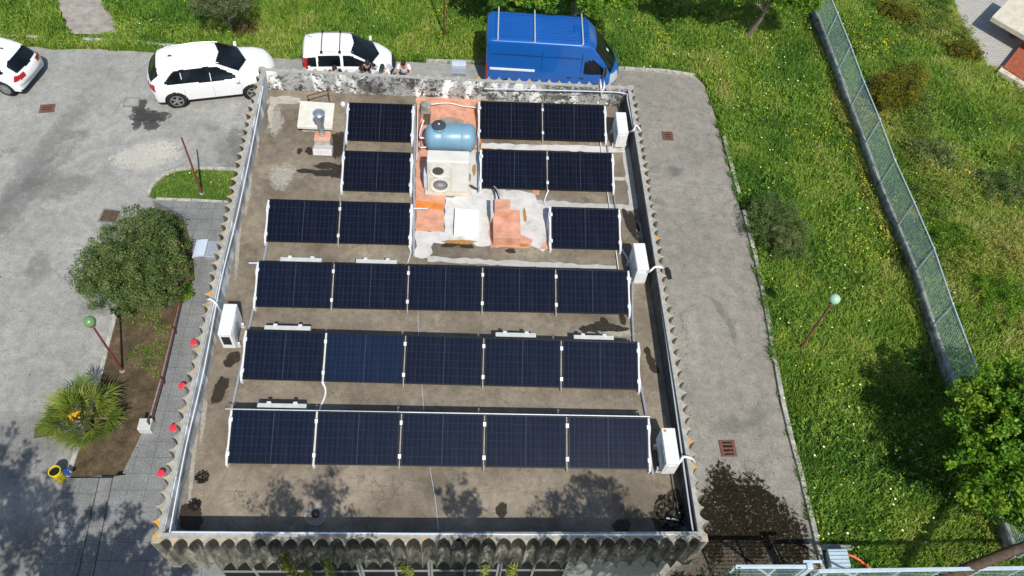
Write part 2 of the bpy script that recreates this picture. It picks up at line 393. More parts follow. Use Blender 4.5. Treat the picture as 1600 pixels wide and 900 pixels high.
def stain(name, blobs, mat, parent=None, z=.006, kind=None, n=28, seed=1):
    """ellipse blobs (px, py, rx m, ry m, rot) -> one mesh with a 'body' ramp that fades at its rim"""
    vs = []; fs = []; al = []; r = random.Random(seed)
    for i, (px, py, rx, ry, ro) in enumerate(blobs):
        c = at(px, py, z); b = len(vs); vs.append((c.x, c.y, z+i*.0006)); al.append(1.0); ph = [r.uniform(0, 6.28) for _ in range(4)]
        for q, (k, a) in enumerate(((.45, .95), (.75, .72), (1.0, .45), (1.25, 0.0))):
            for j in range(n):
                t = 2*PI*j/n; wv = 1+.10*math.sin(2*t+ph[0])+.08*math.sin(3*t+ph[1])+.06*math.sin(5*t+ph[2])
                x = rx*k*wv*math.cos(t); y = ry*k*wv*math.sin(t)
                vs.append((c.x+x*math.cos(ro)-y*math.sin(ro), c.y+x*math.sin(ro)+y*math.cos(ro), z+i*.0006)); al.append(a)
        for j in range(n): fs.append((b, b+1+j, b+1+(j+1) % n))
        for q in range(3):
            for j in range(n): a0 = b+1+q*n; fs.append((a0+j, a0+n+j, a0+n+(j+1) % n, a0+(j+1) % n))
    me = bpy.data.meshes.new(name); me.from_pydata(vs, [], fs); me.materials.append(mat)
    at_ = me.attributes.new('body', 'FLOAT', 'POINT'); at_.data.foreach_set('value', al)
    o = bpy.data.objects.new(name, me); COL.objects.link(o)
    if parent: o.parent = parent
    if kind: o['kind'] = kind
    return o
def inside(poly, X, Y):
    r = np.zeros(X.shape, bool); n = len(poly)
    for i in range(n):
        x0, y0 = poly[i][0], poly[i][1]; x1, y1 = poly[(i+1) % n][0], poly[(i+1) % n][1]
        if y0 == y1: continue
        c = ((y0 > Y) != (y1 > Y)) & (X < (x1-x0)*(Y-y0)/(y1-y0)+x0); r ^= c
    return r
_ng = rng.random((64, 64))
def vnoise(X, Y, s):
    x = X*s+200; y = Y*s+200; xi = np.floor(x).astype(int); yi = np.floor(y).astype(int); fx = x-xi; fy = y-yi; fx = fx*fx*(3-2*fx); fy = fy*fy*(3-2*fy)
    g = lambda a, b: _ng[a % 64, b % 64]
    return (g(xi, yi)*(1-fx)+g(xi+1, yi)*fx)*(1-fy)+(g(xi, yi+1)*(1-fx)+g(xi+1, yi+1)*fx)*fy
def npmesh(name, V, F, mat, tint=None, parent=None):
    """V (n,3), F (m,k) of equal k"""
    me = bpy.data.meshes.new(name); k = F.shape[1]
    me.vertices.add(len(V)); me.vertices.foreach_set('co', V.astype(np.float32).ravel())
    me.loops.add(F.size); me.loops.foreach_set('vertex_index', F.astype(np.int32).ravel())
    me.polygons.add(len(F)); me.polygons.foreach_set('loop_start', (np.arange(len(F))*k).astype(np.int32))
    me.update(calc_edges=True); me.materials.append(mat)
    if tint is not None: me.attributes.new('tint', 'FLOAT', 'POINT').data.foreach_set('value', tint.astype(np.float32))
    o = bpy.data.objects.new(name, me); COL.objects.link(o)
    if parent: o.parent = parent
    return o

# ============================================================ SETTING
flat('ground', [(-160, -160), (220, -160), (220, 260), (-160, 260)], G-.06, M['soil'], kind='structure')
KERB_TOP = [(-500, 20), (0, 57), (60, 60), (130, 63), (200, 66), (260, 72), (330, 76), (440, 82), (560, 92), (700, 97), (850, 101), (975, 108), (1040, 112), (1085, 119)]
KERB_R = [(1100, 134), (1112, 168), (1126, 215), (1143, 280), (1157, 330), (1175, 400), (1190, 470), (1203, 545), (1217, 625), (1230, 680), (1245, 735), (1258, 790), (1272, 850), (1284, 905), (1300, 1000)]
lot = pxs([(x, y+(14 if x < 300 else 9 if x < 500 else 3 if x < 800 else 0)) for x, y in KERB_TOP])+pxs(KERB_R)
lot = [(-60, lot[0].y)]+[tuple(p[:2]) for p in lot]+[(lot[-1].x, -25), (-60, -25)]
left_lot = [p for p in lot]
flat('parking_asphalt', left_lot, G, M['asphalt'], amp=.05, step=.5, seed=3, kind='structure')
c0 = at(985, 112); c1 = at(1240, 905)
strip = [tuple(at(960, 109)[:2])]+[tuple(p[:2]) for p in pxs([(1040, 114), (1078, 119)]+KERB_R)]+[(lot[-3][0], -20), (8, -20), (8, 6)]
flat('side_lane', strip, G+.004, M['strip'], amp=.03, step=.5, seed=4, kind='structure')

def kerb(name, pts, wd=.13, h=.10, mat=None, gap=.0, z=G, seed=0):
    mb = MB(); r = random.Random(seed)
    P = [Vector((p[0], p[1], 0)) for p in pts]
    for a, b in zip(P, P[1:]):
        L = (b-a).length; k = max(1, round(L/1.0)); t = (b-a).normalized()
        for i in range(k):
            q0 = a+t*(L*i/k+.008); q1 = a+t*(L*(i+1)/k-.008)
            if gap and r.random() < gap: continue
            o = Vector((0, 0, z+h/2-.02+r.uniform(-.008, .008)))
            mb.bar(q0+o, q1+o, wd, h+.04)
    o = mb.build(name, mat or M['kerb'], bevel=.012); o['kind'] = 'structure'; return o
kerb('kerb', [at(x, y) for x, y in KERB_TOP[1:]], .12, .10, gap=.3, seed=2)
kerb('kerb', [at(x+4, y) for x, y in KERB_R[2:-1]], .14, .11, gap=.04, seed=5)
# island of grass by the north-west corner
ISL = [(232, 308), (236, 296), (245, 284), (258, 274), (275, 267), (300, 264), (335, 265), (380, 267), (378, 318), (350, 316), (300, 313), (240, 311)]
kerb('kerb', [at(x, y) for x, y in ISL[:8]], .12, .10, seed=8)
kerb('kerb', [at(x, y) for x, y in [(384, 320), (350, 317), (300, 314), (244, 312)]], .11, .08, seed=9)
island = [tuple(p[:2]) for p in pxs(ISL)]
flat('island_soil', island, G+.02, M['soil'], kind='structure')
# footpath through the north lawn
PATH = [(70, -60), (120, -60), (172, 20), (183, 54), (112, 54), (98, 20)]
pathp = [tuple(p[:2]) for p in pxs(PATH)]
flat('footpath', pathp, G+.012, simple('worn_path_concrete', (.30, .275, .24), .9, var=.3, scale=3), amp=.05, step=.3, seed=11, kind='structure')
# paved walkway along the west wall, bed and steps
ZW = G+.42
WALK = [(238, 313), (400, 318), (395, 480), (330, 900), (330, 960), (130, 960), (140, 900), (178, 744), (196, 742), (236, 655), (262, 560), (283, 476), (305, 440), (300, 380), (285, 335)]
walkp = [tuple(at(x, y, ZW)[:2]) for x, y in WALK]
mb = MB(); mb.prism(walkp, G-.05, ZW); o = mb.build('walkway', M['tiles']); o['kind'] = 'structure'
for (a, b, z, nm) in (((155, 747), (107, 965), G+.28, 'step'), ((107, 747), (46, 965), G+.13, 'step')):
    pl = [at(a[0], a[1], z), at(b[0], b[1], z), at(200, 960, z), at(200, 747, z)]
    mb = MB(); mb.prism([tuple(p[:2]) for p in pl], G-.05, z); o = mb.build(nm, M['tiles']); o['kind'] = 'structure'
for (a_, b_, z_) in (((176, 747), (132, 965), ZW+.004), ((155, 747), (107, 965), G+.284)):
    mb = MB(); mb.bar(at(*a_, z_), at(*b_, z_), .028, .006); mb.build('step_shade_line', M['barkdark'])['kind'] = 'structure'  # dark strips stand in for the shade line at each riser
kerb('kerb', [at(106, 748), at(88, 820), at(66, 905), at(52, 965)], .14, .10, M['kerbdark'], seed=12)
BED = [(183, 487), (172, 530), (160, 580), (140, 650), (107, 747), (196, 742), (232, 662), (250, 600), (262, 555), (278, 490), (305, 440), (300, 350), (246, 318), (205, 400)]
bedp = [tuple(p[:2]) for p in pxs(BED)]
flat('planting_bed', bedp, G+.03, M['mulch'], kind='structure')
kerb('kerb', [at(x, y) for x, y in BED[:5]], .13, .10, seed=13)
kerb('kerb', [at(x, y, G+.30) for x, y in [(196, 742), (235, 661), (256, 590), (283, 480), (306, 441)]], .12, .40, M['kerbdark'], seed=14)
# wet, worn and stained marks on the ground
stain('oil_stain', [(218, 168, .25, .5, .2), (228, 182, .55, .42, .1), (243, 183, .5, .34, 0), (215, 193, .25, .28, 0), (237, 196, .28, .3, 0)], M['oil'], z=G+.008, kind='structure')
stain('chalk_smear', [(228, 243, 1.1, .7, .2), (255, 236, .6, .5, 0)], M['chalk'], z=G+.008, kind='structure')
stain('tyre_dirt', [(60, 250, 3.2, .5, 1.3), (10, 330, 3.0, .5, 1.2), (90, 290, 1.0, .6, 0), (360, 235, .6, 1.0, .3), (30, 700, 1.5, 1.2, 0), (10, 860, 1.4, .8, 0), (40, 870, .8, .5, 0)], M['dirt'], z=G+.010, kind='structure')
stain('water_trace', [(372, 225, .35, .9, .2), (1130, 490, .16, .55, .35), (1145, 520, .1, .6, .1), (1052, 265, .2, .25, 0), (1030, 315, .2, .2, 0), (1185, 650, .3, .35, 0), (1145, 665, .5, .3, 0)], M['dirt'], z=G+.012, kind='structure')
stain('wet_silt', [(1185, 885, 1.3, .9, 0), (1150, 860, 1.1, .7, 0), (1120, 905, 1.3, .9, 0)], M['silt'], z=G+.014, kind='structure', seed=5)
stain('moss_patch', [(1135, 765, .5, .75, .3), (1165, 790, .9, .8, .2), (1120, 800, .9, .8, 0), (1210, 820, .65, .7, -.5), (1240, 850, .4, .8, -.3), (1160, 830, .8, .4, .3), (1250, 890, .35, .7, 0), (1190, 775, .5, .3, -.6), (1175, 850, .35, .5, .2), (1112, 850, .3, .6, 0)], M['moss'], z=G+.020, kind='structure', seed=6)
stain('asphalt_repair', [(1052, 268, .35, .3, .2), (1010, 350, .2, .5, 0), (150, 480, .5, .35, .4), (60, 420, .4, .6, .2), (330, 200, .3, .2, 0), (120, 210, .5, .2, .5)], M['dirt'], z=G+.013, kind='structure', seed=9)
_rg = np.random.default_rng(5); _n = 900; _p = np.stack([np.concatenate([_rg.uniform(-14, -1.5, 450), _rg.uniform(10.3, 14.5, 450)]), _rg.uniform(-2, 18, _n), np.full(_n, G+.016)], -1); _s = _rg.uniform(.008, .028, _n)[:, None]; _ga = _rg.uniform(0, 6.28, _n)[:, None]
_p = _p[inside(lot, _p[:, 0], _p[:, 1])]; _s = _s[:len(_p)]; _ga = _ga[:len(_p)]
_V = np.stack([_p+np.concatenate([_s*np.cos(_ga+k), _s*np.sin(_ga+k), _s*0+.006*(k > 2)], 1) for k in (0, 1.7, 3.1, 4.6)], 1).reshape(-1, 3)
tag(npmesh('grit', _V, np.arange(len(_V)).reshape(-1, 4), mat_leaf('grit_bits', [(.05, .045, .04), (.14, .12, .09), (.42, .40, .36)], .0), np.repeat(_rg.random(len(_p)), 4)), 'bits of grit and dry leaves on the asphalt', 'grit', kind='stuff')
mbj = MB(); 
for a, b in (((1018, 289), (1130, 296)),): mbj.bar(at(*a)+Vector((0, 0, .006)), at(*b)+Vector((0, 0, .006)), .035, .006)
mbj.build('asphalt_joint', M['kerbdark'])['kind'] = 'structure'
# neighbour's terrace in the far corner
TER = [(1478, -40), (1640, -60), (1700, 200), (1620, 160), (1590, 126), (1540, 100), (1518, 62), (1500, 30)]
mb = MB(); mb.prism([tuple(at(x, y, G+.08)[:2]) for x, y in TER], G-.05, G+.08)
def mat_block():
    t = NT('terrace_blocks'); br = t.n('ShaderNodeTexBrick'); br.inputs['Scale'].default_value = 2.4; br.inputs['Mortar Size'].default_value = .025
    rot = t.n('ShaderNodeMapping'); rot.inputs['Rotation'].default_value = (0, 0, .6); t.l(t.geo.outputs['Position'], rot.inputs[0]); t.l(rot.outputs[0], br.inputs['Vector'])
    br.inputs[1].default_value = (.40, .39, .36, 1); br.inputs[2].default_value = (.47, .455, .41, 1); br.inputs[3].default_value = (.15, .14, .12, 1)
    return t.out(br.outputs[0], .9)
terp = [tuple(at(x, y, G+.08)[:2]) for x, y in TER]
o = mb.build('terrace_paving', mat_block()); o['kind'] = 'structure'

# ============================================================ BUILDING
Q = [at(247, 838, .7), at(1097, 836, .7), at(984, 136, .7), at(410, 107, .7)]       # outer top corners SW SE NE NW
Q = [Vector((q.x, q.y, 0)) for q in Q]
bc = sum(Q, Vector())/4
bld = empty('building', (bc.x, bc.y, G), 0, 'flat roofed concrete building with fluted fascia, covered in solar panels', 'building')
def inset(poly, d):
    n = len(poly); out = []
    for i in range(n):
        a, b, c = poly[i-1], poly[i], poly[(i+1) % n]
        e1 = (b-a).normalized(); e2 = (c-b).normalized(); n1 = Vector((-e1.y, e1.x, 0)); n2 = Vector((-e2.y, e2.x, 0))
        k = (n1+n2)/(1+n1.dot(n2)); out.append(b+k*d)
    return out
def bpart(mb, name, mats, parent=None, **k):
    base = bld.location
    off = Vector(base)
    mb.v = [tuple(Vector(v)-off) for v in mb.v]
    return mb.build(name, mats, parent or bld, **k)
Qi = inset(Q, .085); Qw = inset(Q, .15)
mb = MB(); mb.prism([(p.x, p.y) for p in inset(Q, .05)], -.35, 0, bot=True)
deck = bpart(mb, 'roof_deck', M['roof'])
mb = MB(); mb.prism([(p.x, p.y) for p in Qw], G-.1, -.36); bpart(mb, 'wall', M['facade'])
# parapet: four walls in one ring, two flaking, two coloured as in shade
mb = MB()
for i in range(4):
    j = (i+1) % 4; o0, o1, i0, i1 = Q[i], Q[j], Qi[i], Qi[j]
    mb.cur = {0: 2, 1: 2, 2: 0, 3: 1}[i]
    vs = [(p.x, p.y, z) for z in (.004, .67) for p in (o0, o1, i1, i0)]
    mb.add(vs, [(0, 1, 5, 4), (2, 3, 7, 6), (0, 3, 2, 1), (4, 5, 6, 7)])
bpart(mb, 'parapet', [M['peel_back'], M['peel_left'], M['peel_shade']])
mb = MB()
Qo = inset(Q, -.02); Qc = inset(Q, .070)
for i in range(4):
    j = (i+1) % 4; vs = [(p.x, p.y, z) for z in (.673, .70) for p in (Qo[i], Qo[j], Qc[j], Qc[i])]
    mb.add(vs, [(0, 1, 5, 4), (2, 3, 7, 6), (0, 3, 2, 1), (4, 5, 6, 7)])
bpart(mb, 'coping', M['coping'])
# fluted fascia: scalloped outline extruded down all four sides
PITCH, DEP = .295, .165
outl = []; flu = []; bas = []; NS = 10; rt_ = random.Random(4)
for i in range(4):
    a, b = Q[i], Q[(i+1) % 4]; L = (b-a).length; n = round(L/PITCH); t = (b-a)/L; nr = Vector((t.y, -t.x, 0))
    chip = [rt_.choice((1, 1, 1, .95, .88, 1.06, .74)) for _ in range(n+1)]; chip[n] = 1
    for k in range(n):
        for q in range(NS):
            s = q/NS; prof = abs(2*s-1); h = DEP*(chip[k] if s < .5 else chip[k+1])*(.45*prof**1.3+.55*(1-math.sqrt(max(0, 1-prof**2.2))))
            dia = (-(Vector((t.x, t.y, 0))) if k == 0 and q == 0 else Vector())
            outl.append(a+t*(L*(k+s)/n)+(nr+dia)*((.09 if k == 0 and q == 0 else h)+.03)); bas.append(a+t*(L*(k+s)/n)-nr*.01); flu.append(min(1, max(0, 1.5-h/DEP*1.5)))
zt, zb = .665, -.95
n = len(outl); vs = []; fs = []
for z in (zb, zt):
    for A_ in (outl, bas): vs += [(p.x, p.y, z) for p in A_]
for i in range(n):
    j = (i+1) % n
    fs += [(i, j, 2*n+j, 2*n+i), (2*n+i, 2*n+j, 3*n+j, 3*n+i), (j, i, n+i, n+j), (n+j, n+i, 3*n+i, 3*n+j)]
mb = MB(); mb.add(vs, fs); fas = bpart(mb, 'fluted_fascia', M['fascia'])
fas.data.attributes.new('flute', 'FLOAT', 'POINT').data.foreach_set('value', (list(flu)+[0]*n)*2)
# windows high in the south wall
sa, sb = Qw[0], Qw[1]; tt = (sb-sa).normalized()
for k in range(5):
    c = sa+tt*(1.15+k*1.55); mb = MB(); mb.box((c.x, c.y-.012, -1.95), (1.44, .03, 1.5)); wf = bpart(mb, 'window', M['dark'])
    mb = MB()
    for x in (-.74, 0, .74): mb.box((c.x+x, c.y-.03, -1.95), (.05, .06, 1.6))
    for z in (-2.73, -1.17, -2.12): mb.box((c.x, c.y-.03, z), (1.53, .055, .05))
    fr = bpart(mb, 'window_frame', M['facade'], wf)
# paint patches and stains lying on the deck (sub-parts of the deck)
def dpatch(name, pts, mat, z, amp=.03, seed=0):
    o = flat(name, pxs(pts, z), z, mat, None, amp, .16, seed)
    o.data.transform(Matrix.Translation(-bld.location)); o.parent = deck; return o
dpatch('orange_paint_patch', [(652, 151), (751, 153), (753, 205), (748, 236), (700, 240), (695, 312), (694, 362), (650, 362), (649, 240)], M['orange'], .005, .02, 1)
dpatch('white_paint_patch', [(733, 238), (760, 226), (764, 296), (802, 297), (836, 302), (840, 318), (864, 323), (862, 380), (850, 391), (830, 384), (765, 384), (705, 378), (676, 379), (670, 402), (648, 401), (649, 362), (694, 363), (696, 308), (737, 304)], M['whitepatch'], .008, .03, 2)
dpatch('white_paint_patch', [(752, 223), (975, 230), (977, 238), (960, 238), (752, 232)], M['whitepatch'], .009, .02, 3)
GREYW = simple('worn_grey_paint', (.42, .42, .39), .9, var=.15, scale=6)
dpatch('grey_paint_patch', [(972, 231), (983, 231), (1002, 326), (985, 328)], GREYW, .006, .02, 4)
dpatch('grey_paint_patch', [(834, 313), (988, 321), (990, 329), (838, 327)], GREYW, .007, .02, 5)
dpatch('grey_paint_patch', [(668, 401), (962, 415), (964, 423), (668, 409)], GREYW, .007, .02, 6)
dpatch('grey_paint_patch', [(958, 276), (976, 277), (976, 282), (959, 282)], GREYW, .010, .01, 7)
dpatch('orange_paint_patch', [(763, 340), (770, 338), (812, 366), (832, 374), (828, 387), (766, 387)], M['orange'], .012, .02, 8)
dpatch('orange_paint_patch', [(862, 368), (863, 391), (842, 389)], M['orange'], .012, .02, 9)
dpatch('orange_paint_patch', [(831, 297), (843, 297), (842, 305), (834, 303)], M['orange'], .013, .01, 10)
dpatch('tinted_patch', [(742, 168), (749, 168), (750, 228), (743, 227)], M['orange2'], .011, .02, 11)  # more saturated orange strip right of the tank
dpatch('tinted_patch', [(650, 313), (693, 318), (692, 328), (650, 325)], M['orange2'], .011, .02, 12)
dpatch('tinted_patch', [(651, 170), (657, 170), (658, 235), (651, 238)], simple('dull_red_paint_patch', (.30, .12, .09), .9, var=.2), .010, .02, 13)
dpatch('white_paint_patch', [(421, 150), (470, 153), (470, 160), (430, 164), (425, 200), (419, 200)], simple('thin_white_wash', (.40, .38, .33), .9, var=.25, scale=7), .006, .03, 14)
dpatch('white_paint_patch', [(706, 137), (719, 137), (719, 152), (706, 151)], M['whitepatch'], .014, .01, 15)
for (nm, bl, mt, z) in (
    ('damp_stain', [(511, 259, .38, .12, 0), (478, 267, .25, .09, 0), (508, 270, .45, .12, .1), (528, 268, .2, .3, 0), (468, 236, .07, .13, 0), (484, 236, .12, .15, .3), (527, 225, .3, .45, 0),
                    (342, 612, .15, .33, -.15), (348, 600, .13, .2, 0), (364, 560, .16, .2, -.5), (358, 568, .12, .12, 0),
                    (945, 511, .3, .16, 0), (930, 512, .25, .12, 0), (962, 513, .3, .1, 0), (973, 498, .08, .2, 0), (913, 514, .12, .1, 0), (944, 503, .12, .12, 0),
                    (1012, 549, .09, .12, 0), (1017, 563, .1, .2, .15), (1022, 575, .1, .16, .3), (702, 383, .2, .08, 0), (730, 385, .2, .07, 0), (715, 381, .2, .05, 0), (798, 392, .12, .09, 0),
                    (784, 797, .12, .18, 0), (972, 822, .2, .16, 0), (300, 812, .22, .3, 0), (293, 800, .2, .2, 0), (984, 350, .12, .5, .25), (990, 345, .1, .35, .2)], M['stain'], .020),
    ('damp_stain', [(1046, 800, .3, .35, 0), (1038, 812, .3, .25, 0), (1056, 790, .2, .4, 0)], M['stain'], .028),
    ('grey_wear', [(706, 190, .35, .18, 0), (700, 192, .2, .15, 0)], M['greyst'], .018),
    ('rust_stain', [(820, 336, .04, .28, .05), (722, 378, .4, .07, 0), (818, 383, .12, .06, 0), (703, 378, .2, .05, 0), (741, 265, .06, .2, 0), (755, 233, .3, .06, 0)], M['rustst'], .024),
    ('white_wash_stain', [(402, 210, .06, .9, .1), (388, 290, .07, .9, .1), (372, 380, .06, 1.0, .1), (300, 740, .05, .9, .1), (318, 650, .05, .6, .1), (430, 158, .5, .12, 0), (440, 275, .3, .5, 0), (430, 190, .2, .6, 0), (960, 520, .6, .1, 0), (1000, 360, .15, .4, .2)], M['wash'], .016)):
    cl_ = []
    for q in bl:
        hit = [c for c in cl_ if any(abs(q[0]-u[0]) < 62*(q[2]+u[2]) and abs(q[1]-u[1]) < 48*(q[3]+u[3]) for u in c)]
        nc = [q]+[u for c in hit for u in c]; cl_ = [c for c in cl_ if c not in hit]+[nc]
    for i_, c in enumerate(cl_): o = stain(nm, c, mt, None, z, seed=i_+3); o.data.transform(Matrix.Translation(-bld.location)); o.parent = deck

# ============================================================ SOLAR PANELS
PW, PH, TILT, GAP, ZB = 1.762, 1.134, 0.35532, .0436, .15
YS = [9.64998574, 7.78530717, 5.90702416, 3.93951482, 1.99401004, 0]
BLK = [(0, 1, 1.58388164, .012, -.130), (0, 2, 5.27349507, .418, .130), (1, 1, 1.64003067, .200, -.119), (1, 2, 5.32751194, .197, .119),
       (2, 2, -0.08478398, .033, -.011), (2, 1, 7.13503619, .213, .011), (3, 5, -0.04528919, .035, 0), (4, 5, -0.0264037, -.743, 0), (5, 5, 0, -.393, 0)]
ct, st = math.cos(TILT), math.sin(TILT)
def panel_mesh():
    g = MB(); g.box((PW/2, PH/2, .0), (PW-.05, PH-.05, .006)); gm = g.build('cell_glass', M['cells'])
    f = MB(); t_ = .03
    for c, dd in (((PW/2, t_/2, 0), (PW, t_, .036)), ((PW/2, PH-t_/2, 0), (PW, t_, .036)), ((t_/2, PH/2, 0), (t_, PH-2*t_-.002, .0355)), ((PW-t_/2, PH/2, 0), (t_, PH-2*t_-.002, .0355))): f.box(c, dd)
    fm = f.build('panel_frame', M['pframe'])
    for o in (gm, fm): COL.objects.unlink(o)
    return gm.data, fm.data
gme, fme = panel_mesh()
ROWN = ['row furthest from the viewer', 'second row from the back', 'third row from the back', 'fourth row from the back', 'second row from the front edge', 'row nearest the front edge']
ORD = ['leftmost', 'second from the left', 'middle', 'second from the right', 'rightmost']
def sup_mesh(inner=False):
    mb = MB(); N = 22; vs = []
    for i in range(N+1):
        s = i/N; y = -.02+s*(PH*ct+.02); zt_ = ZB-.035+s*(PH*st); wv = .03 if inner else .055+.06*math.exp(-((s-.80)/.11)**2)+.05*math.exp(-((s-.18)/.11)**2)
        zt_ -= .02 if inner else 0
        vs.append((y, zt_, wv))
    V = []; F = []
    for (y, z, wv) in vs: V += [(-wv/2, y, .003), (wv/2, y, .003), (wv/2*.8, y, z), (-wv/2*.8, y, z)]
    for i in range(N):
        b = i*4
        for a, c in ((0, 1), (1, 2), (2, 3), (3, 0)): F.append((b+a, b+c, b+4+c, b+4+a))
    F += [(3, 2, 1, 0), (N*4, N*4+1, N*4+2, N*4+3)]
    mb.add(V, F); o = mb.build('panel_support', M['coping'] if inner else M['ballast'], smooth=True); COL.objects.unlink(o); return o.data
sme = sup_mesh(); sme2 = sup_mesh(True)
cl = MB(); cl.box((0, 0, 0), (.060, .09, .014)); cl.box((0, 0, .010), (.03, .045, .014)); clo = cl.build('clamp', M['alu'], bevel=.003); COL.objects.unlink(clo)
cme = clo.data
for (row, npan, x0, yaw, yo) in BLK:
    ya = R(yaw); y0 = YS[row]+yo; base = Matrix.Translation((x0, y0, 0))@Matrix.Rotation(ya, 4, 'Z')
    side = '' if row >= 3 else (' left side' if x0 < 4 else ' right side')
    for j in range(npan):
        if npan == 5: lab = f"{ORD[j]} dark blue solar panel in the {ROWN[row]}"
        elif npan == 2: lab = f"{'left' if j == 0 else 'right'} panel of the pair on the{side}, {ROWN[row]}"
        else: lab = f"single dark panel alone on the{side}, {ROWN[row]}"
        P = base@Vector((j*(PW+GAP), 0, ZB))
        e = empty('solar_panel', P, 0, lab, 'solar panel', 'solar panels on the roof'); e.rotation_euler = (TILT+R(rng.normal(0, .25)), R(rng.normal(0, .18)), ya)
        tn = 1.0 if (row, j) == (4, 1) else min(.85, .12*row+.1*((j*7+row*3) % 5)/5+.05)  # bluer towards the front rows: sky reflection put into the cell colour
        for nm, me in (('cell_glass', gme), ('panel_frame', fme)): o = bpy.data.objects.new(nm, me); COL.objects.link(o); o.parent = e; o.color = (tn, tn, tn, 1)
    for j in range(npan+1):
        xx = j*(PW+GAP)-GAP/2
        if j == 0: xx = -.03
        if j == npan: xx = npan*(PW+GAP)-GAP+.03
        if npan == 5: w_ = ['at the left end', 'at the first gap', 'at the second gap', 'at the third gap', 'at the fourth gap', 'at the right end'][j]; lab = f"white support {w_} of the {ROWN[row]}"
        else: w_ = ('at the left end' if j == 0 else 'at the right end' if j == npan else 'in the middle'); lab = f"white support {w_},{side}, {ROWN[row]}"
        P = base@Vector((xx, 0, 0)); o = bpy.data.objects.new('panel_support', sme if j in (0, npan) or (j == 1 and row in (4, 5)) else sme2); COL.objects.link(o); o.location = P; o.rotation_euler = (0, 0, ya)
        tag(o, lab, 'support', 'white supports under the solar panels')
        for s in (.17, .80):
            c = bpy.data.objects.new('clamp', cme); COL.objects.link(c); c.parent = o
            c.location = ((.02 if j == 0 else -.02 if j == npan else 0), s*PH*ct, ZB+s*PH*st+.024); c.rotation_euler = (TILT, 0, 0)
# grey ballast bars with two white clips behind rows
for (px, py, wd, lab) in ((470, 406, 1.0, 'grey ballast bar behind the leftmost panel of the fourth row from the back'), (588, 409, 1.0, 'grey ballast bar behind the second panel of the fourth row from the back'),
                      (449, 513, 1.05, 'grey ballast bar behind the leftmost panel of the second row from the front'), (806, 524, .95, 'grey ballast bar behind the fourth panel of the second row from the front'),
                      (928, 528, .95, 'grey ballast bar behind the rightmost panel of the second row from the front'), (440, 635, 1.05, 'grey ballast bar behind the leftmost panel of the row nearest the front')):
    p = at(px, py, .42); e = empty('ballast_bar', (p.x, p.y, 0), -.005, lab, 'ballast bar', 'grey ballast bars behind the panels')
    mb = MB(); mb.box((0, .02, .37), (wd, .11, .10)); 
    for s in (-1, 1): mb.box((s*wd*.42, .02, .16), (.08, .10, .32))
    mb.build('bar', M['ballast_grey'], e, bevel=.008)
    for s in (-1, 1): mb = MB(); mb.box((s*wd*.27, .085, .41), (.09, .05, .06)); mb.build('clip', M['ballast'], e, bevel=.005)

def pipe(name, pts, z, r, mat, lab, cat, group=None, n=8):
    P = []
    for p in pts:
        zz = p[2] if len(p) > 2 else z; P.append(at(p[0], p[1], zz+(.10 if name == 'cable' and zz >= .5 else 0)))
    if len(P) > 2:    # smooth through points
        Q2 = []
        for i in range(len(P)-1):
            p0, p1, p2, p3 = P[max(i-1, 0)], P[i], P[i+1], P[min(i+2, len(P)-1)]
            for k in range(5):
                t = k/5; Q2.append(.5*((2*p1)+(-p0+p2)*t+(2*p0-5*p1+4*p2-p3)*t*t+(-p0+3*p1-3*p2+p3)*t**3))
        P = Q2+[P[-1]]
    o = P[0].copy(); mb = MB(); mb.tube([p-o for p in P], r, n)
    ob = mb.build(name, mat, smooth=True); ob.location = o; tag(ob, lab, cat, group); return ob
CG = 'cables and conduits on the roof'
pipe('conduit', [(418, 378), (362, 640)], .06, .028, M['galv'], 'long grey conduit running down the left edge of the panel rows', 'conduit', CG)
pipe('conduit', [(948, 222), (971, 392)], .06, .022, M['galv'], 'grey conduit along the right edge of the three back rows', 'conduit', CG)
pipe('conduit', [(971, 388), (987, 425), (990, 530), (1010, 648)], .07, .030, M['galv'], 'grey conduit running down the right edge of the front rows', 'conduit', CG)
pipe('conduit', [(938, 222), (967, 424)], .05, .015, M['white'], 'thin white conduit beside the grey one right of the back rows', 'conduit', CG)
pipe('conduit', [(543, 160), (530, 322)], .07, .022, M['galv'], 'grey conduit along the left edge of the single panels at the back', 'conduit', CG)
pipe('conduit', [(648, 163), (646, 400)], .12, .028, M['galv'], 'straight grey conduit between left panels and the orange floor paint', 'conduit', CG)
pipe('conduit', [(653, 165), (651, 250)], .12, .014, M['white'], 'short white pipe left of the blue tank', 'conduit', CG)
pipe('conduit', [(747, 160), (748, 300)], .12, .022, M['galv'], 'straight grey conduit right of the blue tank', 'conduit', CG)
pipe('rail', [(352, 639, .56), (1016, 651, .56)], .56, .014, M['galv'], 'long aluminium rail along the back of the front panel row', 'rail')
pipe('rail', [(389, 411, .5), (406, 411, .5)], .5, .02, M['alu'], 'short aluminium rail stub at the left of the fourth row', 'rail')
pipe('rail', [(1013, 690, .2), (1020, 742, .1)], .5, .03, M['galv'], 'short dark rail stub beside the front right panel corner', 'rail')
pipe('rail', [(646, 326, .3), (668, 326, .3)], .3, .022, M['alu'], 'short aluminium rail stub over the orange floor paint', 'rail')
pipe('cable', [(503, 596, .15), (508, 606, .05), (508, 618, .04), (503, 630, .04), (499, 642, .1)], .03, .022, M['white'], 'white curved cable between the two front panel rows', 'cable', CG)
pipe('cable', [(858, 295, .15), (853, 306, .04), (851, 316, .04), (856, 325, .05), (862, 331, .15)], .03, .018, M['white'], 'white curved cable above the single panel on the right', 'cable', CG)
pipe('cable', [(638, 384, .15), (642, 392, .04), (640, 401, .04), (637, 410, .1)], .03, .016, M['white'], 'white curved cable below the left pair of panels', 'cable', CG)
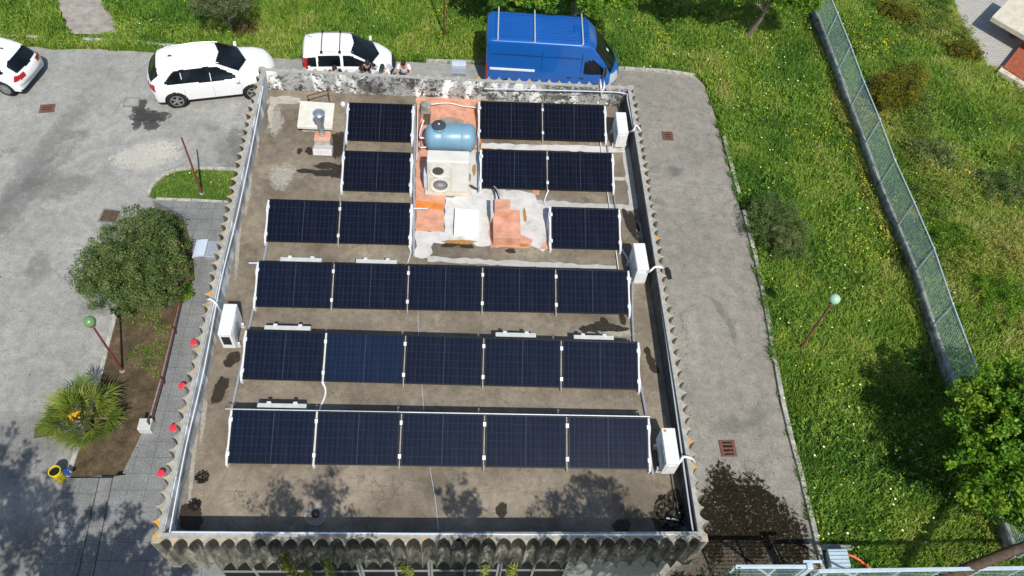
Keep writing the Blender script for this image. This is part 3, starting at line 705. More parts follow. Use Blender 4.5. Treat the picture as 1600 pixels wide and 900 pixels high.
pipe('cable', [(653, 486), (654, 525), (659, 600), (664, 660), (672, 732), (680, 780), (685, 828)], .012, .007, M['alu'], 'thin pale cable running down the middle of the roof to the front wall', 'cable', CG)
pipe('cable', [(674, 163, .2), (700, 161, .1), (725, 166, .1), (747, 168, .15)], .1, .016, M['white'], 'white cable crossing the orange paint behind the blue tank', 'cable', CG)
pipe('cable', [(733, 287, .3), (745, 292, .05), (760, 288, .04), (774, 293, .2), (781, 309, .45)], .1, .018, M['alu'], 'grey pipe pair from the twin fan unit to the orange box', 'cable', CG)
pipe('cable', [(736, 290, .25), (748, 296, .03), (764, 290, .04), (776, 300, .3), (780, 312, .42)], .1, .024, M['black'], 'black lagged pipe from the twin fan unit to the orange box', 'cable', CG)
zc = .50
pipe('cable', [(757, 138, .55), (860, 141, .55), (930, 143, .55), (976, 146, .55), (981, 160, .55), (997, 240, .53), (1016, 345, .52), (1028, 440, .52), (1045, 560, .52), (1063, 690, .52), (1082, 825, .52), (1087, 833, .55), (1076, 835, .58), (900, 835, .62), (686, 834, .62), (400, 832, .62), (268, 831, .62)], .5, .018, M['alu'],
     'long pale cable clipped to the parapet on three sides', 'cable', CG)
pipe('cable', [(265, 832, .62), (290, 700, .62), (318, 580, .62), (345, 440, .62), (372, 330, .62), (398, 205, .62), (411, 135, .62)], .5, .014, M['white'], 'thin white cable lying on the left parapet', 'cable', CG)
pipe('cable', [(934, 162, .1), (937, 150, .3), (939, 138, .63), (938, 126, .66), (937, 124, .3)], .3, .022, M['white'], 'straight white pipe over the back parapet near the right corner', 'cable', CG)
pipe('cable', [(949, 163, .08), (940, 155, .2), (940, 145, .5), (944, 136, .65), (944, 129, .66), (944, 127, .3)], .3, .022, M['white'], 'curved white pipe over the back parapet near the right corner', 'cable', CG)
pipe('cable', [(979, 207, .3), (989, 204, .66), (994, 196, .68), (1000, 203, .62), (1002, 212, .2)], .3, .024, M['white'], 'white pipe over the right parapet behind the far air conditioner', 'cable', CG)
pipe('cable', [(1006, 427, .25), (1015, 424, .66), (1024, 417, .70), (1034, 418, .66), (1037, 421, .4)], .3, .026, M['white'], 'white pipe over the right parapet beside the black floodlight', 'cable', CG)
pipe('cable', [(1050, 731, .25), (1062, 722, .6), (1068, 714, .70), (1080, 716, .68), (1085, 722, .3)], .3, .028, M['white'], 'white pipe over the right parapet beside the near air conditioner', 'cable', CG)
pipe('cable', [(344, 485, .3), (338, 475, .66), (330, 468, .70), (325, 468, .6), (324, 470, .2)], .3, .026, M['white'], 'white pipe over the left parapet beside the air conditioner', 'cable', CG)

# ============================================================ ROOF PLANT
def ac_unit(px, py, lab, side, h=.58, L=.82, D=.30, ztop=.72, rz=0, mat='white', tilt=0):
    p = at(px, py, ztop); e = empty('air_conditioner', (p.x, p.y, 0), rz, lab, 'air conditioner', 'air conditioner outdoor units')
    b = MB(); b.box((0, 0, ztop-h/2), (D, L, h)); b.build('casing', M[mat], e, bevel=.018)
    b = MB(); b.box((side*(D/2+.006), -.10, ztop-h/2), (.010, L*.62, h*.82)); b.build('grille', M['acblue'] if side < 0 else M['white'], e, bevel=.004)
    b = MB(); b.lathe([(.17, 0), (.2, .006), (.21, .012), (.2, .018)], (side*(D/2+.008), -.12, ztop-h/2), 20, (side, 0, 0)); b.build('fan_guard', M['galv'], e, smooth=True)
    b = MB(); b.box((0, -L/2-.006, ztop-h*.45), (D*.62, .010, h*.52)); b.build('service_cover', M['black'] if side > 0 else M['white'], e)
    b = MB()
    for s in (-1, 1): b.box((0, s*L*.32, (ztop-h)/2+.002), (D*1.35, .06, ztop-h))
    b.build('foot', M['ballast'], e, bevel=.006); return e
ac_unit(972, 191, 'white air conditioner by the right parapet near the far right corner', -1, ztop=.72)
ac_unit(1002, 400, 'bright white air conditioner by the right parapet halfway along', -1, ztop=.78, rz=.03)
a3 = ac_unit(1048, 696, 'white air conditioner by the right parapet nearest the front, orange lichen on top', -1, ztop=.80, rz=.01)
b = MB(); b.lathe([(.035, 0), (.03, .004)], (-.08, .34, .802), 12); b.build('lichen_spot', M['orange2'], a3)
ac_unit(355, 498, 'white air conditioner with dark end opening by the left parapet', 1, ztop=.78, h=.62)
# twin fan heat pump
p = at(700, 300, .08); W_, D_, H_ = 1.10, .40, 1.18
e = empty('heat_pump', (p.x, p.y+D_/2, 0), .0, 'tall cream twin fan heat pump in front of the blue tank', 'heat pump')
b = MB(); b.box((0, 0, .08+H_/2), (W_, D_, H_)); b.build('casing', M['cream'], e, bevel=.03)
b = MB(); b.box((.31, -D_/2-.008, .08+H_/2), (.44, .014, H_*.94)); b.build('service_panel', M['cream'], e, bevel=.006)
for z in (.94, .37):
    yy = -D_/2-(.004 if z > .6 else .012)
    b = MB(); b.lathe([(.275, .0), (.29, .02), (.265, .025), (.255, .005)], (-.20, yy, z), 28, (0, -1, 0)); ring = b.build('fan_opening', M['cream'], e, smooth=True)
    b = MB(); b.lathe([(.255, .0), (.0, .002)], (-.20, yy-.002, z), 28, (0, -1, 0)); b.build('fan_recess', M['dark'] if z > .6 else M['coping'], ring)
    b = MB()
    if z > .6: b.lathe([(.15, 0), (.13, .008), (.0, .012)], (-.26, yy-.006, z-.04), 24, (0, -1, 0))
    else:
        for k in range(14): a = k*PI/7; b.bar((-.20, yy-.008, z), (-.20+.21*math.cos(a), yy-.008, z+.21*math.sin(a)), .007, .007)
        for r_ in (.07, .13, .19): b.lathe([(r_, 0), (r_+.008, .004), (r_+.012, 0)], (-.20, yy-.008, z), 24, (0, -1, 0))
    b.build('fan_blade' if z > .6 else 'fan_grille', simple('fan_grey', (.06, .06, .055), .7) if z > .6 else M['ballast'], ring)
b = MB(); b.box((-W_/2-.05, .02, .40), (.09, D_*.8, .5)); b.build('side_box', M['acblue'], e, bevel=.01)
b = MB(); b.box((-W_/2+.35, -D_/2-.006, .37), (.56, .006, .56)); b.build('guard_plate', M['stonecream'], e)
b = MB(); b.box((0, -.02, .04), (W_+.14, D_+.12, .08)); b.build('plinth', M['stonecream'], e, bevel=.01)
# tank
pa = at(672, 214, .44); pb = at(736, 215, .44); cx = (pa+pb)/2; L = (pb-pa).length+.10; r = .375
e = empty('water_tank', (cx.x, cx.y, 0), math.atan2(pb.y-pa.y, pb.x-pa.x), 'blue plastic horizontal water tank with black screw lid', 'water tank')
b = MB(); b.lathe([(0, -L/2-.10), (.12, -L/2-.095), (.25, -L/2-.06), (.34, -L/2-.0), (r, -L/2+.08), (r, -.3), (r*.985, -.28), (r*.985, -.26), (r, -.24), (r, .24), (r*.985, .26), (r*.985, .28), (r, .30), (r, L/2-.08), (.34, L/2), (.25, L/2+.06), (.12, L/2+.095), (0, L/2+.10)], (0, 0, .44), 36, (1, 0, 0)); b.build('shell', M['tank'], e, smooth=True)
b = MB(); b.lathe([(.19, 0), (.19, .13), (.17, .15)], (-.32, 0, .72), 24); b.build('neck', M['tank'], e, smooth=True)
b = MB(); b.lathe([(.175, 0), (.185, .01), (.185, .045), (.15, .06), (.07, .072), (.06, .072)], (-.32, 0, .865), 24)
for k in range(18): a = k*PI/9; b.box((-.32+.187*math.cos(a), .187*math.sin(a), .888), (.012, .018, .04), rz=a)
lid = b.build('lid', simple('charcoal_plastic', (.045, .055, .065), .5), e, smooth=True)
b = MB(); b.lathe([(.028, 0), (.02, .02)], (-.32, 0, .935), 10); b.build('lid_knob', M['white'], lid)
b = MB()
for s in (-.45, .45): b.box((s, 0, .06), (.14, .62, .14))
b.build('saddle', M['ballast_grey'], e, bevel=.01)
b = MB(); b.tube([(-L/2-.08, .05, .35), (-L/2-.22, .05, .35), (-L/2-.25, .2, .3), (-L/2-.22, .5, .25), (-L/2-.14, .8, .3)], .022, 8); b.tube([(-L/2-.05, -.15, .2), (-L/2-.2, -.18, .2), (-L/2-.26, -.1, .15), (-L/2-.26, .1, .1)], .02, 8); b.build('pipework', M['white'], e, smooth=True)
# concrete block behind tank with valves
p = at(665, 163, .3); o = MB(); o.box((0, 0, .15), (.26, .26, .30)); ob = o.build('concrete_block', M['wallconc'], bevel=.01); ob.location = (p.x, p.y, 0); tag(ob, 'dark weathered concrete block with pipe stubs behind the blue tank', 'block')
p = at(667, 183, .06); o = MB(); o.box((0, 0, .03), (.20, .52, .06)); ob = o.build('pipe_tray', M['barkdark'], bevel=.01); ob.location = (p.x, p.y, 0); tag(ob, 'dirty dark tray on the floor left of the tank lid', 'tray')
# hatches and boxes
def crate(name, quad, z, h, mat, lab, cat, lip=None, parent=None):
    P = [at(x, y, z) for x, y in quad]; c = sum(P, Vector())/4; e = MB(); e.prism([(q.x-c.x, q.y-c.y) for q in P], z-h, z); o = e.build(name, mat, parent, bevel=.012)
    if parent is None: o.location = (c.x, c.y, 0); tag(o, lab, cat)
    return o, c
crate('roof_hatch', [(709, 364), (748, 362), (748, 328), (711, 325)], .16, .157, simple('fresh_white_paint', (.74, .76, .74), .6, var=.03), 'low fresh white square hatch left of the orange box', 'hatch')
e, c = crate('roof_hatch', [(464, 197), (519, 200), (523, 161), (469, 157)], .34, .10, simple('cream_hatch_slab', (.66, .63, .54), .8, var=.13, scale=4), 'cream concrete hatch slab behind the steel chimney pipe', 'hatch')
b = MB(); b.box((0, 0, .12), (.74, .72, .235)); b.build('upstand', M['coping'], e)
e = empty('pipe_box', (0, 0, 0), 0, 'stepped salmon orange box where the heat pump pipes enter the roof', 'pipe box')
P = [at(x, y, .34) for x, y in ((771, 371), (814, 372), (812, 328), (770, 327))]; c = sum(P, Vector())/4; e.location = (c.x, c.y, 0)
b = MB(); b.prism([(q.x-c.x, q.y-c.y) for q in P], .0, .34); b.build('lower_box', M['orange'], e, bevel=.008)
P = [at(x, y, .60) for x, y in ((773, 329), (798, 330), (797, 311), (773, 311))]; b = MB(); b.prism([(q.x-c.x, q.y-c.y) for q in P], .0, .60); b.build('upper_box', M['orange'], e, bevel=.008)
P = [at(x, y, .34) for x, y in ((767, 338), (773, 338), (772, 314), (766, 314))]; b = MB(); b.prism([(q.x-c.x, q.y-c.y) for q in P], .0, .42); b.build('grey_side_box', M['ballast_grey'], e, bevel=.005)
# rusty bent frame
mb = MB(); z = .55; pts = [at(515, 158, .12), at(512, 141, z), at(480, 150, z), at(483, 158, .15)]; o = pts[0].copy(); mb.tube([q-o for q in pts[:2]], .018, 6); mb.tube([q-o for q in pts[1:3]], .018, 6); mb.tube([q-o for q in pts[2:]], .018, 6)
ob = mb.build('bent_rod', M['rust']); ob.location = o; tag(ob, 'bent rusty orange rod behind the cream hatch', 'rod')
# chimney
p = at(504, 212, .36); e = empty('chimney', (p.x, p.y, 0), 0, 'shiny steel flue pipe on a small orange topped plinth', 'chimney')
b = MB(); b.box((0, 0, .17), (.46, .40, .34), taper=.92); b.build('plinth', M['coping'], e, bevel=.015)
b = MB(); b.box((0, 0, .345), (.44, .36, .03)); b.build('plinth_top', M['orange'], e, bevel=.005)
b = MB(); b.box((.02, -.32, .12), (.52, .28, .20), rx=-.35); b.build('apron', M['whitepatch'], e, bevel=.02)
b = MB(); b.lathe([(.085, .36), (.085, 1.05)], (0, 0, 0), 20); b.build('pipe', M['chrome'], e, smooth=True)
b = MB(); b.lathe([(.14, 1.05), (.145, 1.10), (.15, 1.16), (.165, 1.20), (.10, 1.25), (.0, 1.27)], (0, 0, 0), 24); b.build('cowl', M['chrome'], e, smooth=True)
# drains, vent and debris
p = at(493, 803, .03); e = empty('roof_drain', (p.x, p.y, 0), 0, 'round domed roof drain in the shaded front strip', 'drain')
b = MB(); b.lathe([(.24, 0), (.24, .006), (.18, .010), (.0, .012)], (0, 0, .003), 32); b.build('collar', M['greydeck'], e)
b = MB(); b.lathe([(.085, 0), (.08, .05), (.05, .08), (0, .09)], (0, 0, .02), 20); b.build('dome', M['black'], e, smooth=True)
for (px, py, r_, lab) in ((316, 746, .15, 'tangled black mesh scrap on the roof by the left parapet'), (304, 789, .14, 'second black mesh scrap just behind the shaded front left corner')):
    p = at(px, py, .01); mb = MB(); rr = random.Random(px)
    for k in range(26):
        a = rr.uniform(0, PI); ox = rr.uniform(-1, 1)*r_*.8; hl = math.sqrt(max(0, r_*r_-ox*ox)); n_ = Vector((math.cos(a), math.sin(a), 0)); t_ = Vector((-n_.y, n_.x, 0))
        mb.bar(n_*ox-t_*hl+Vector((0, 0, .01+rr.random()*.03)), n_*ox+t_*hl+Vector((0, 0, .01+rr.random()*.03)), .008, .008)
    ob = mb.build('mesh_scrap', M['dark']); ob.location = (p.x, p.y, .002); tag(ob, lab, 'mesh scrap', 'mesh scraps on the roof')
def debris(name, px, py, rx, ry, n, mats, lab, cat, z=0, sz=.05, seed=1):
    p = at(px, py, z); mb = MB(); rr = random.Random(seed)
    for k in range(n):
        a = rr.uniform(0, 2*PI); q = math.sqrt(rr.random()); mb.cur = rr.randrange(len(mats)); s = sz*rr.uniform(.4, 1.4)
        mb.box((rx*q*math.cos(a), ry*q*math.sin(a), .01+s*.3+(1-q)*sz*2*rr.random()), (s*rr.uniform(.6, 2.2), s, s*.5), rz=rr.uniform(0, 3), rx=rr.uniform(-.5, .5), ry=rr.uniform(-.5, .5))
    ob = mb.build(name, mats); ob.location = (p.x, p.y, z+.004); tag(ob, lab, cat); return ob
debris('debris_pile', 957, 154, .30, .22, 170, [M['tank'], M['stonecream'], M['acblue'], M['black'], M['rust']], 'heap of blue, rusty and pale scraps in the far right corner', 'debris pile', sz=.04)
debris('debris_pile', 1046, 803, .30, .42, 130, [M['black'], M['dark'], M['barkdark'], M['dark']], 'black leaf and rubbish heap in the near right corner', 'debris pile', sz=.05, seed=4)
p = at(1050, 812, .05); mb = MB(); mb.bar((-.13, .02, .09), (.13, -.02, .07), .03, .02); ob = mb.build('plastic_strip', M['white']); ob.location = (p.x, p.y, 0); tag(ob, 'thin white plastic strip on the black rubbish heap', 'plastic strip')
p = at(536, 163, .05); mb = MB(); mb.lathe([(.07, 0), (.085, .03), (.07, .10), (.03, .14), (0, .15)], (0, 0, 0), 14); ob = mb.build('plastic_bag', M['ballast'], smooth=True); ob.location = (p.x, p.y, 0.003); tag(ob, 'small crumpled white bag at the back left panel corner', 'bag')
# floodlights and hoods on the outer walls
def flood(px, py, z, rz, lab):
    p = at(px, py, z); e = empty('floodlight', p, rz, lab, 'floodlight', 'black floodlights on the parapet'); b = MB(); b.box((0, -.05, 0), (.26, .10, .20), rx=-.6); b.build('lamp_body', M['black'], e, bevel=.015)
    b = MB(); b.box((0, -.10, -.04), (.21, .012, .15), rx=-.6); b.build('lamp_glass', M['glass'], e)
    b = MB(); b.tube([(-.15, 0, 0), (-.15, .12, .02), (.15, .12, .02), (.15, 0, 0)], .012, 6); b.build('bracket', M['black'], e)
flood(1041, 427, .5, R(90), 'black floodlight sticking out over the right hand lane'); flood(712, 846, .5, 0, 'black floodlight fixed to the middle of the front parapet')
def hood(px, py, z, rz, lab, w_=.42, d_=.42):
    p = at(px, py, z); e = empty('wall_hood', p, rz, lab, 'wall hood', 'metal hoods on the outer walls'); mb = MB(); N = 8; V = []; F = []
    for i in range(N+1):
        a = PI/2*i/N; y = -.05-d_*math.sin(a)*.75; zz = .10*math.cos(a)+.02
        V += [(-w_/2, y, zz), (w_/2, y, zz), (-w_/2, y, zz-.05), (w_/2, y, zz-.05)]
    for i in range(N): b_ = 4*i; F += [(b_, b_+1, b_+5, b_+4), (b_+2, b_+6, b_+7, b_+3), (b_, b_+4, b_+6, b_+2), (b_+1, b_+3, b_+7, b_+5)]
    F += [(0, 2, 3, 1), (4*N, 4*N+1, 4*N+3, 4*N+2)]
    mb.add(V, F); mb.build('hood', M['acblue'], e, smooth=True)
    b = MB(); b.box((0, .10, .0), (w_, .30, .12)); b.build('box', M['galv'], e, bevel=.01)
hood(327, 391, .1, R(-90), 'pale grey curved metal hood on the left outer wall', .5, .42); hood(717, 108, .3, R(180), 'pale grey curved metal hood on the back outer wall')

# ============================================================ VEHICLES
def car(name, x, y, yaw, sc, lab, spec):
    e = empty(name, (x, y, G+.006), R(yaw), lab, spec['cat'], spec.get('group'), sc)
    st_ = np.array(spec['st'], float)   # x, zlow, zbelt, ztop, wlow, wbelt, wtop
    xs = []
    for a, b in zip(st_[:-1, 0], st_[1:, 0]):
        k = max(2, int((b-a)/.022)); xs += list(np.linspace(a, b, k, endpoint=False))
    xs.append(st_[-1, 0]); xs = np.array(xs)
    # smooth interpolation (average of linear over a window)
    def itp(c):
        base = np.interp(xs, st_[:, 0], st_[:, c]); out = np.zeros_like(xs); W = np.linspace(-1, 1, 9)*spec.get('sm', .07); ww = 1-abs(np.linspace(-1, 1, 9))*.8
        for d_, k_ in zip(W, ww): out += k_*np.interp(xs+d_*np.minimum(1, np.minimum(xs-xs[0], xs[-1]-xs)/.12), st_[:, 0], st_[:, c])
        return out/ww.sum()
    zl, zbt, zt_, wl, wb_, wt = [itp(c) for c in range(1, 7)]
    NV = 42; V = []
    for i in range(len(xs)):
        r_ = spec.get('round', .10)
        cp = np.array([(wl[i]*.96, zl[i]), (wl[i], zl[i]+.04), (wb_[i]*1.0, (zl[i]+zbt[i])/2), (wb_[i], zbt[i]-.03), (wb_[i]-.015, zbt[i]+.01), (wt[i]+.02, zt_[i]-r_*1.1), (wt[i]-.02, zt_[i]-r_*.45), (wt[i]-.12, zt_[i]-r_*.12), (wt[i]*.5, zt_[i]-r_*.01), (0, zt_[i])])
        u = np.linspace(0, len(cp)-1, NV*2+1); pr = np.stack([np.interp(u, range(len(cp)), cp[:, 0]), np.interp(u, range(len(cp)), cp[:, 1])], 1)
        k_ = np.array([.15, .2, .3, .2, .15])
        for _ in range(2):
            pp = pr.copy()
            for c_ in (0, 1):
                e_ = np.pad(pr[:, c_], 2, mode='edge'); pp[:, c_] = sum(k_[q]*e_[q:q+len(pr)] for q in range(5))
            pp[0] = pr[0]; pp[-1] = pr[-1]; pr = pp
        for side, seq in ((1, pr), (-1, pr[-2::-1])):
            for (yy, zz) in seq:
                yf = abs(yy)/max(wb_[i], .3); sh = -spec['bowf']*yf**2.6*np.clip((xs[i]-spec['xf'])/(st_[-1, 0]-spec['xf']), 0, 1)+spec['bowr']*yf**2.6*np.clip((spec['xr']-xs[i])/(spec['xr']-st_[0, 0]), 0, 1)
                V.append((xs[i]+sh, yy*side, zz))
    m_ = (NV*2+1)*2-1; V = np.array(V); nx = len(xs); groups = {}
    idx = np.arange(nx*m_).reshape(nx, m_)
    A = V[idx[:-1, :-1]]; B_ = V[idx[1:, :-1]]; C_ = V[idx[1:, 1:]]; D_ = V[idx[:-1, 1:]]
    cen = (A+B_+C_+D_)/4; nrm = np.cross(C_-A, D_-B_); nrm /= np.linalg.norm(nrm, axis=2)[..., None]+1e-9
    outward = np.sign((nrm*np.stack([cen[..., 0]*0, cen[..., 1], cen[..., 2]-.7], -1)).sum(-1)); outward[outward == 0] = 1; nrm *= outward[..., None]
    for i in range(nx-1):
        for j in range(m_-1):
            c = cen[i, j]; xs0 = (xs[i]+xs[i+1])/2
            hole = False
            for wx in spec['wheels']:
                if abs(c[1]) > .45 and (c[0]-wx)**2+(c[2]-spec['wr'])**2 < (spec['wr']+.055)**2: hole = True
            if hole: continue
            k = spec['cls'](c[0], c[1], c[2], nrm[i, j], xs0); groups.setdefault(k, []).append((idx[i, j], idx[i+1, j], idx[i+1, j+1], idx[i, j+1]))
    groups.setdefault(('body',), []).append(tuple(idx[0, :])); groups[('body',)].append(tuple(reversed(idx[-1, :])))
    bodyo = None
    for k in sorted(groups, key=lambda q: q != ('body',)):
        fs = groups[k]; used = sorted({v for f in fs for v in f}); mp = {v: i for i, v in enumerate(used)}
        mb = MB(); mb.add(V[used], [[mp[v] for v in f] for f in fs]); o = mb.build(k[0], M[spec['mats'][k[0]]], e, smooth=True)
    mb = MB(); L0, L1 = st_[0, 0], st_[-1, 0]; mb.box(((L0+L1)/2, 0, .34), (L1-L0-.55, 1.1, .26)); mb.build('underbody', M['black'], e)
    mb = MB()
    for wx in spec['wheels']:
        for s in (-1, 1): mb.lathe([(spec['wr']+.05, 0), (spec['wr']+.05, .25)], (wx, s*(spec['tw']-.30) if s > 0 else -(spec['tw']-.05)+.0, spec['wr']), 20, (0, 1, 0))
    mb.build('wheel_arch', M['dark'], e)
    for wx in spec['wheels']:
        for s in (-1, 1):
            wr = spec['wr']; yc = s*(spec['tw']-.11)
            b = MB(); b.lathe([(wr*.66, -.09), (wr*.9, -.105), (wr, -.08), (wr, .08), (wr*.9, .105), (wr*.66, .09)], (wx, yc, wr), 28, (0, s, 0)); wo = b.build('wheel', M['rubber'], e, smooth=True)
            b = MB(); b.lathe([(wr*.66, .07), (wr*.62, .085), (wr*.58, .05), (wr*.1, .03), (0, .03)], (wx, yc, wr), 28, (0, s, 0)); b.build('rim_well', M['dark'], wo, smooth=True)
            b = MB()
            for q in range(5 if spec.get('spk', 5) == 5 else 10):
                a = q*2*PI/(5 if spec.get('spk', 5) == 5 else 10); b.box((wx+wr*.33*math.cos(a), yc+s*.085, wr+wr*.33*math.sin(a)), (wr*.62, .03, .07), ry=-a)
            b.lathe([(wr*.68, .075), (wr*.68, .10), (wr*.60, .10), (wr*.60, .075)], (wx, yc, wr), 28, (0, s, 0)); b.lathe([(.07, .07), (.06, .11), (0, .115)], (wx, yc, wr), 14, (0, s, 0))
            b.build('rim', M['rim'], wo)
    mx, my, mz = spec['mir']
    for s in (-1, 1):
        b = MB(); b.box((mx, s*(my+.09), mz), (.11, .20, spec.get('mh', .13))); b.build('mirror', M[spec.get('mm', 'carwhite')], e, bevel=.03)
        b = MB(); b.box((mx-.058, s*(my+.09), mz), (.006, .16, spec.get('mh', .13)*.8)); b.build('mirror_glass', M['lens'], e)
    for a in spec.get('extra', []): a(e)
    return e
def poly_in(poly, x, z):
    r = False; n = len(poly)
    for i in range(n):
        x0, z0 = poly[i]; x1, z1 = poly[(i+1) % n]
        if (z0 > z) != (z1 > z) and x < (x1-x0)*(z-z0)/(z1-z0)+x0: r = not r
    return r
def cls_suv(x, y, z, n, xs):
    s = 1 if y > 0 else -1; ay = abs(y)
    if ay > .5 and z > .98:
        for i, pl in enumerate(([(-1.60, 1.12), (-1.22, 1.45), (-.96, 1.50), (-.98, 1.07), (-1.5, 1.08)], [(-.97, 1.06), (-.95, 1.50), (.02, 1.52), (.0, 1.05)], [(.01, 1.04), (.03, 1.50), (.30, 1.46), (.86, 1.13), (.86, 1.05)])):
            if poly_in(pl, x, z) and n[2] < .72: return ('side_window', s, i)
    if .40-ay*.22 < x < 1.28-ay*.42 and z > 1.08 and ay < .60+.13*(x-.4) and n[0] > .12: return ('windscreen',)
    if x < -1.72 and 1.10 < z < 1.50 and ay < .66 and n[0] < -.2: return ('rear_window',)
    if x < -1.92 and .82 < z < 1.03 and ay > .42: return ('tail_light', s)
    if x > 1.75 and .66 < z < .84 and ay > .45: return ('headlight', s)
    if z < .34: return ('sill_trim',)
    if x > 2.05 and z < .66 and ay < .62: return ('grille',)
    if x < -2.0 and z < .42: return ('sill_trim',)
    return ('body',)
def rails_suv(e):
    for s in (-1, 1):
        b = MB(); b.tube([(-1.45, s*.565, 1.555), (-1.3, s*.575, 1.585), (-.4, s*.59, 1.625), (.2, s*.575, 1.605), (.38, s*.56, 1.57)], .013, 6); b.build('roof_rail', M['galv'], e, smooth=True)
    b = MB(); b.box((-1.25, 0, 1.635), (.14, .035, .05), taper=.5); b.build('roof_antenna', M['black'], e)
    b = MB(); b.box((.78, 0, 1.30), (.10, .16, .04), ry=.5); b.build('sensor_pod', M['black'], e)
    b = MB(); b.box((-2.12, 0, .80), (.02, .50, .12), ry=-.1); pl = b.build('number_plate', M['plate'], e)
    b = MB()
    for k in range(7): b.box((-2.134, -.18+k*.06, .79), (.004, .028, .06), ry=-.1)
    b.build('plate_marks', M['black'], pl)
    b = MB(); b.lathe([(.055, 0), (.05, .015), (.035, .015), (.035, .0)], (-2.07, 0, .99), 20, (-1, 0, .25)); b.build('emblem', M['chrome'], e)
    b = MB(); b.tube([(-1.86, -.05, 1.20), (-1.72, .28, 1.33)], .012, 5); b.build('rear_wiper', M['black'], e)
    b = MB(); b.tube([(1.13, .35, 1.07), (1.02, -.25, 1.13)], .012, 5); b.tube([(1.17, -.25, 1.05), (1.00, -.62, 1.12)], .012, 5); b.build('wiper', M['black'], e)
    # fine shut lines
    b = MB()
    for s in (-1, 1):
        for xx in (-.98, .02, .98): b.tube([(xx, s*.925, .42), (xx+.01, s*.928, .75), (xx, s*.905, 1.0)], .006, 5)
        b.tube([(1.15, s*.72, 1.0), (1.75, s*.70, .955), (2.02, s*.60, .86)], .006, 5)
    o_ = b.build('shut_line', M['coping'], e); o_['kind'] = 'stuff'
SUV = dict(cat='car', st=[(-2.24, .42, .62, .74, .72, .78, .62), (-2.20, .32, .72, .98, .82, .85, .70), (-2.10, .28, .88, 1.12, .88, .90, .70), (-1.78, .28, .98, 1.50, .90, .92, .60), (-1.55, .28, 1.0, 1.58, .90, .92, .61), (-.6, .28, 1.0, 1.64, .90, .925, .64), (.0, .28, 1.0, 1.64, .90, .925, .63),
                   (.42, .28, 1.0, 1.58, .90, .92, .60), (.82, .28, .99, 1.36, .90, .92, .66), (1.18, .28, .98, 1.13, .90, .92, .77), (1.7, .28, .93, 1.06, .90, .92, .80), (2.04, .28, .84, .96, .89, .91, .79), (2.19, .32, .70, .82, .86, .88, .76), (2.25, .42, .58, .68, .80, .82, .70)],
           bowf=.28, bowr=.20, xf=.9, xr=-1.2, wheels=(-1.33, 1.35), wr=.345, tw=.93, mir=(.92, .90, 1.08), cls=cls_suv, extra=[rails_suv],
           mats=dict(body='carwhite', side_window='glass', windscreen='glass', rear_window='glass', tail_light='redlight', headlight='lens', sill_trim='black', grille='black'))
car('parked_car', -4.83, 17.95, 12.6, 1.05, 'white sport utility car parked at an angle beside the building corner', SUV)
car('parked_car', -13.4, 18.15, 167.4, .946, 'white hatchback car cut off by the left edge, rear end showing', dict(SUV, spk=10))
def cls_mpv(x, y, z, n, xs):
    s = 1 if y > 0 else -1; ay = abs(y)
    if ay > .45 and z > 1.0:
        for i, pl in enumerate(([(-1.66, 1.10), (-1.62, 1.42), (-1.26, 1.45), (-1.26, 1.08)], [(-1.20, 1.08), (-1.18, 1.50), (-.30, 1.52), (-.28, 1.06)], [(-.16, 1.06), (-.18, 1.52), (.20, 1.47), (.86, 1.13), (.88, 1.06)])):
            if poly_in(pl, x, z) and n[2] < .75: return ('side_window', s, i)
    if .28-ay*.2 < x < 1.30-ay*.42 and z > 1.04 and ay < .62+.10*(x-.3) and n[0] > .12: return ('windscreen',)
    if x < -1.74 and 1.08 < z < 1.48 and ay < .60: return ('rear_window',)
    if x < -1.62 and .98 < z < 1.42 and ay > .60: return ('tail_light', s)
    if x > 1.55 and .66 < z < .90 and ay > .42: return ('headlight', s)
    if x > 1.80 or (x > 1.66 and z < .68) or (x < -1.80 and z < .60) or z < .34: return ('bumper',)
    return ('body',)
def mpv_extra(e):
    for xx in (-1.02, -.28):
        b = MB(); b.tube([(xx, -.69, 1.72), (xx, .69, 1.72)], .02, 6); 
        for s in (-1, 1): b.box((xx, s*.64, 1.69), (.12, .10, .09), taper=.6)
        b.build('roof_bar', M['black'], e)
    b = MB(); b.tube([(-1.45, .28, 1.70), (-1.62, .22, 1.88)], .008, 5); b.build('aerial', M['black'], e)
    b = MB(); b.tube([(1.12, .2, 1.06), (1.00, -.55, 1.12)], .012, 5); b.tube([(1.10, .65, 1.04), (1.06, .1, 1.10)], .012, 5); b.build('wiper', M['black'], e)
    b = MB(); b.box((1.14, 0, 1.045), (.16, 1.15, .02), ry=.3); b.build('scuttle', M['black'], e)
    b = MB()
    for s in (-1, 1): b.tube([(-1.5, s*.60, 1.655), (-.5, s*.615, 1.70), (.28, s*.60, 1.66)], .008, 5)
    b.build('roof_seam', M['coping'], e)
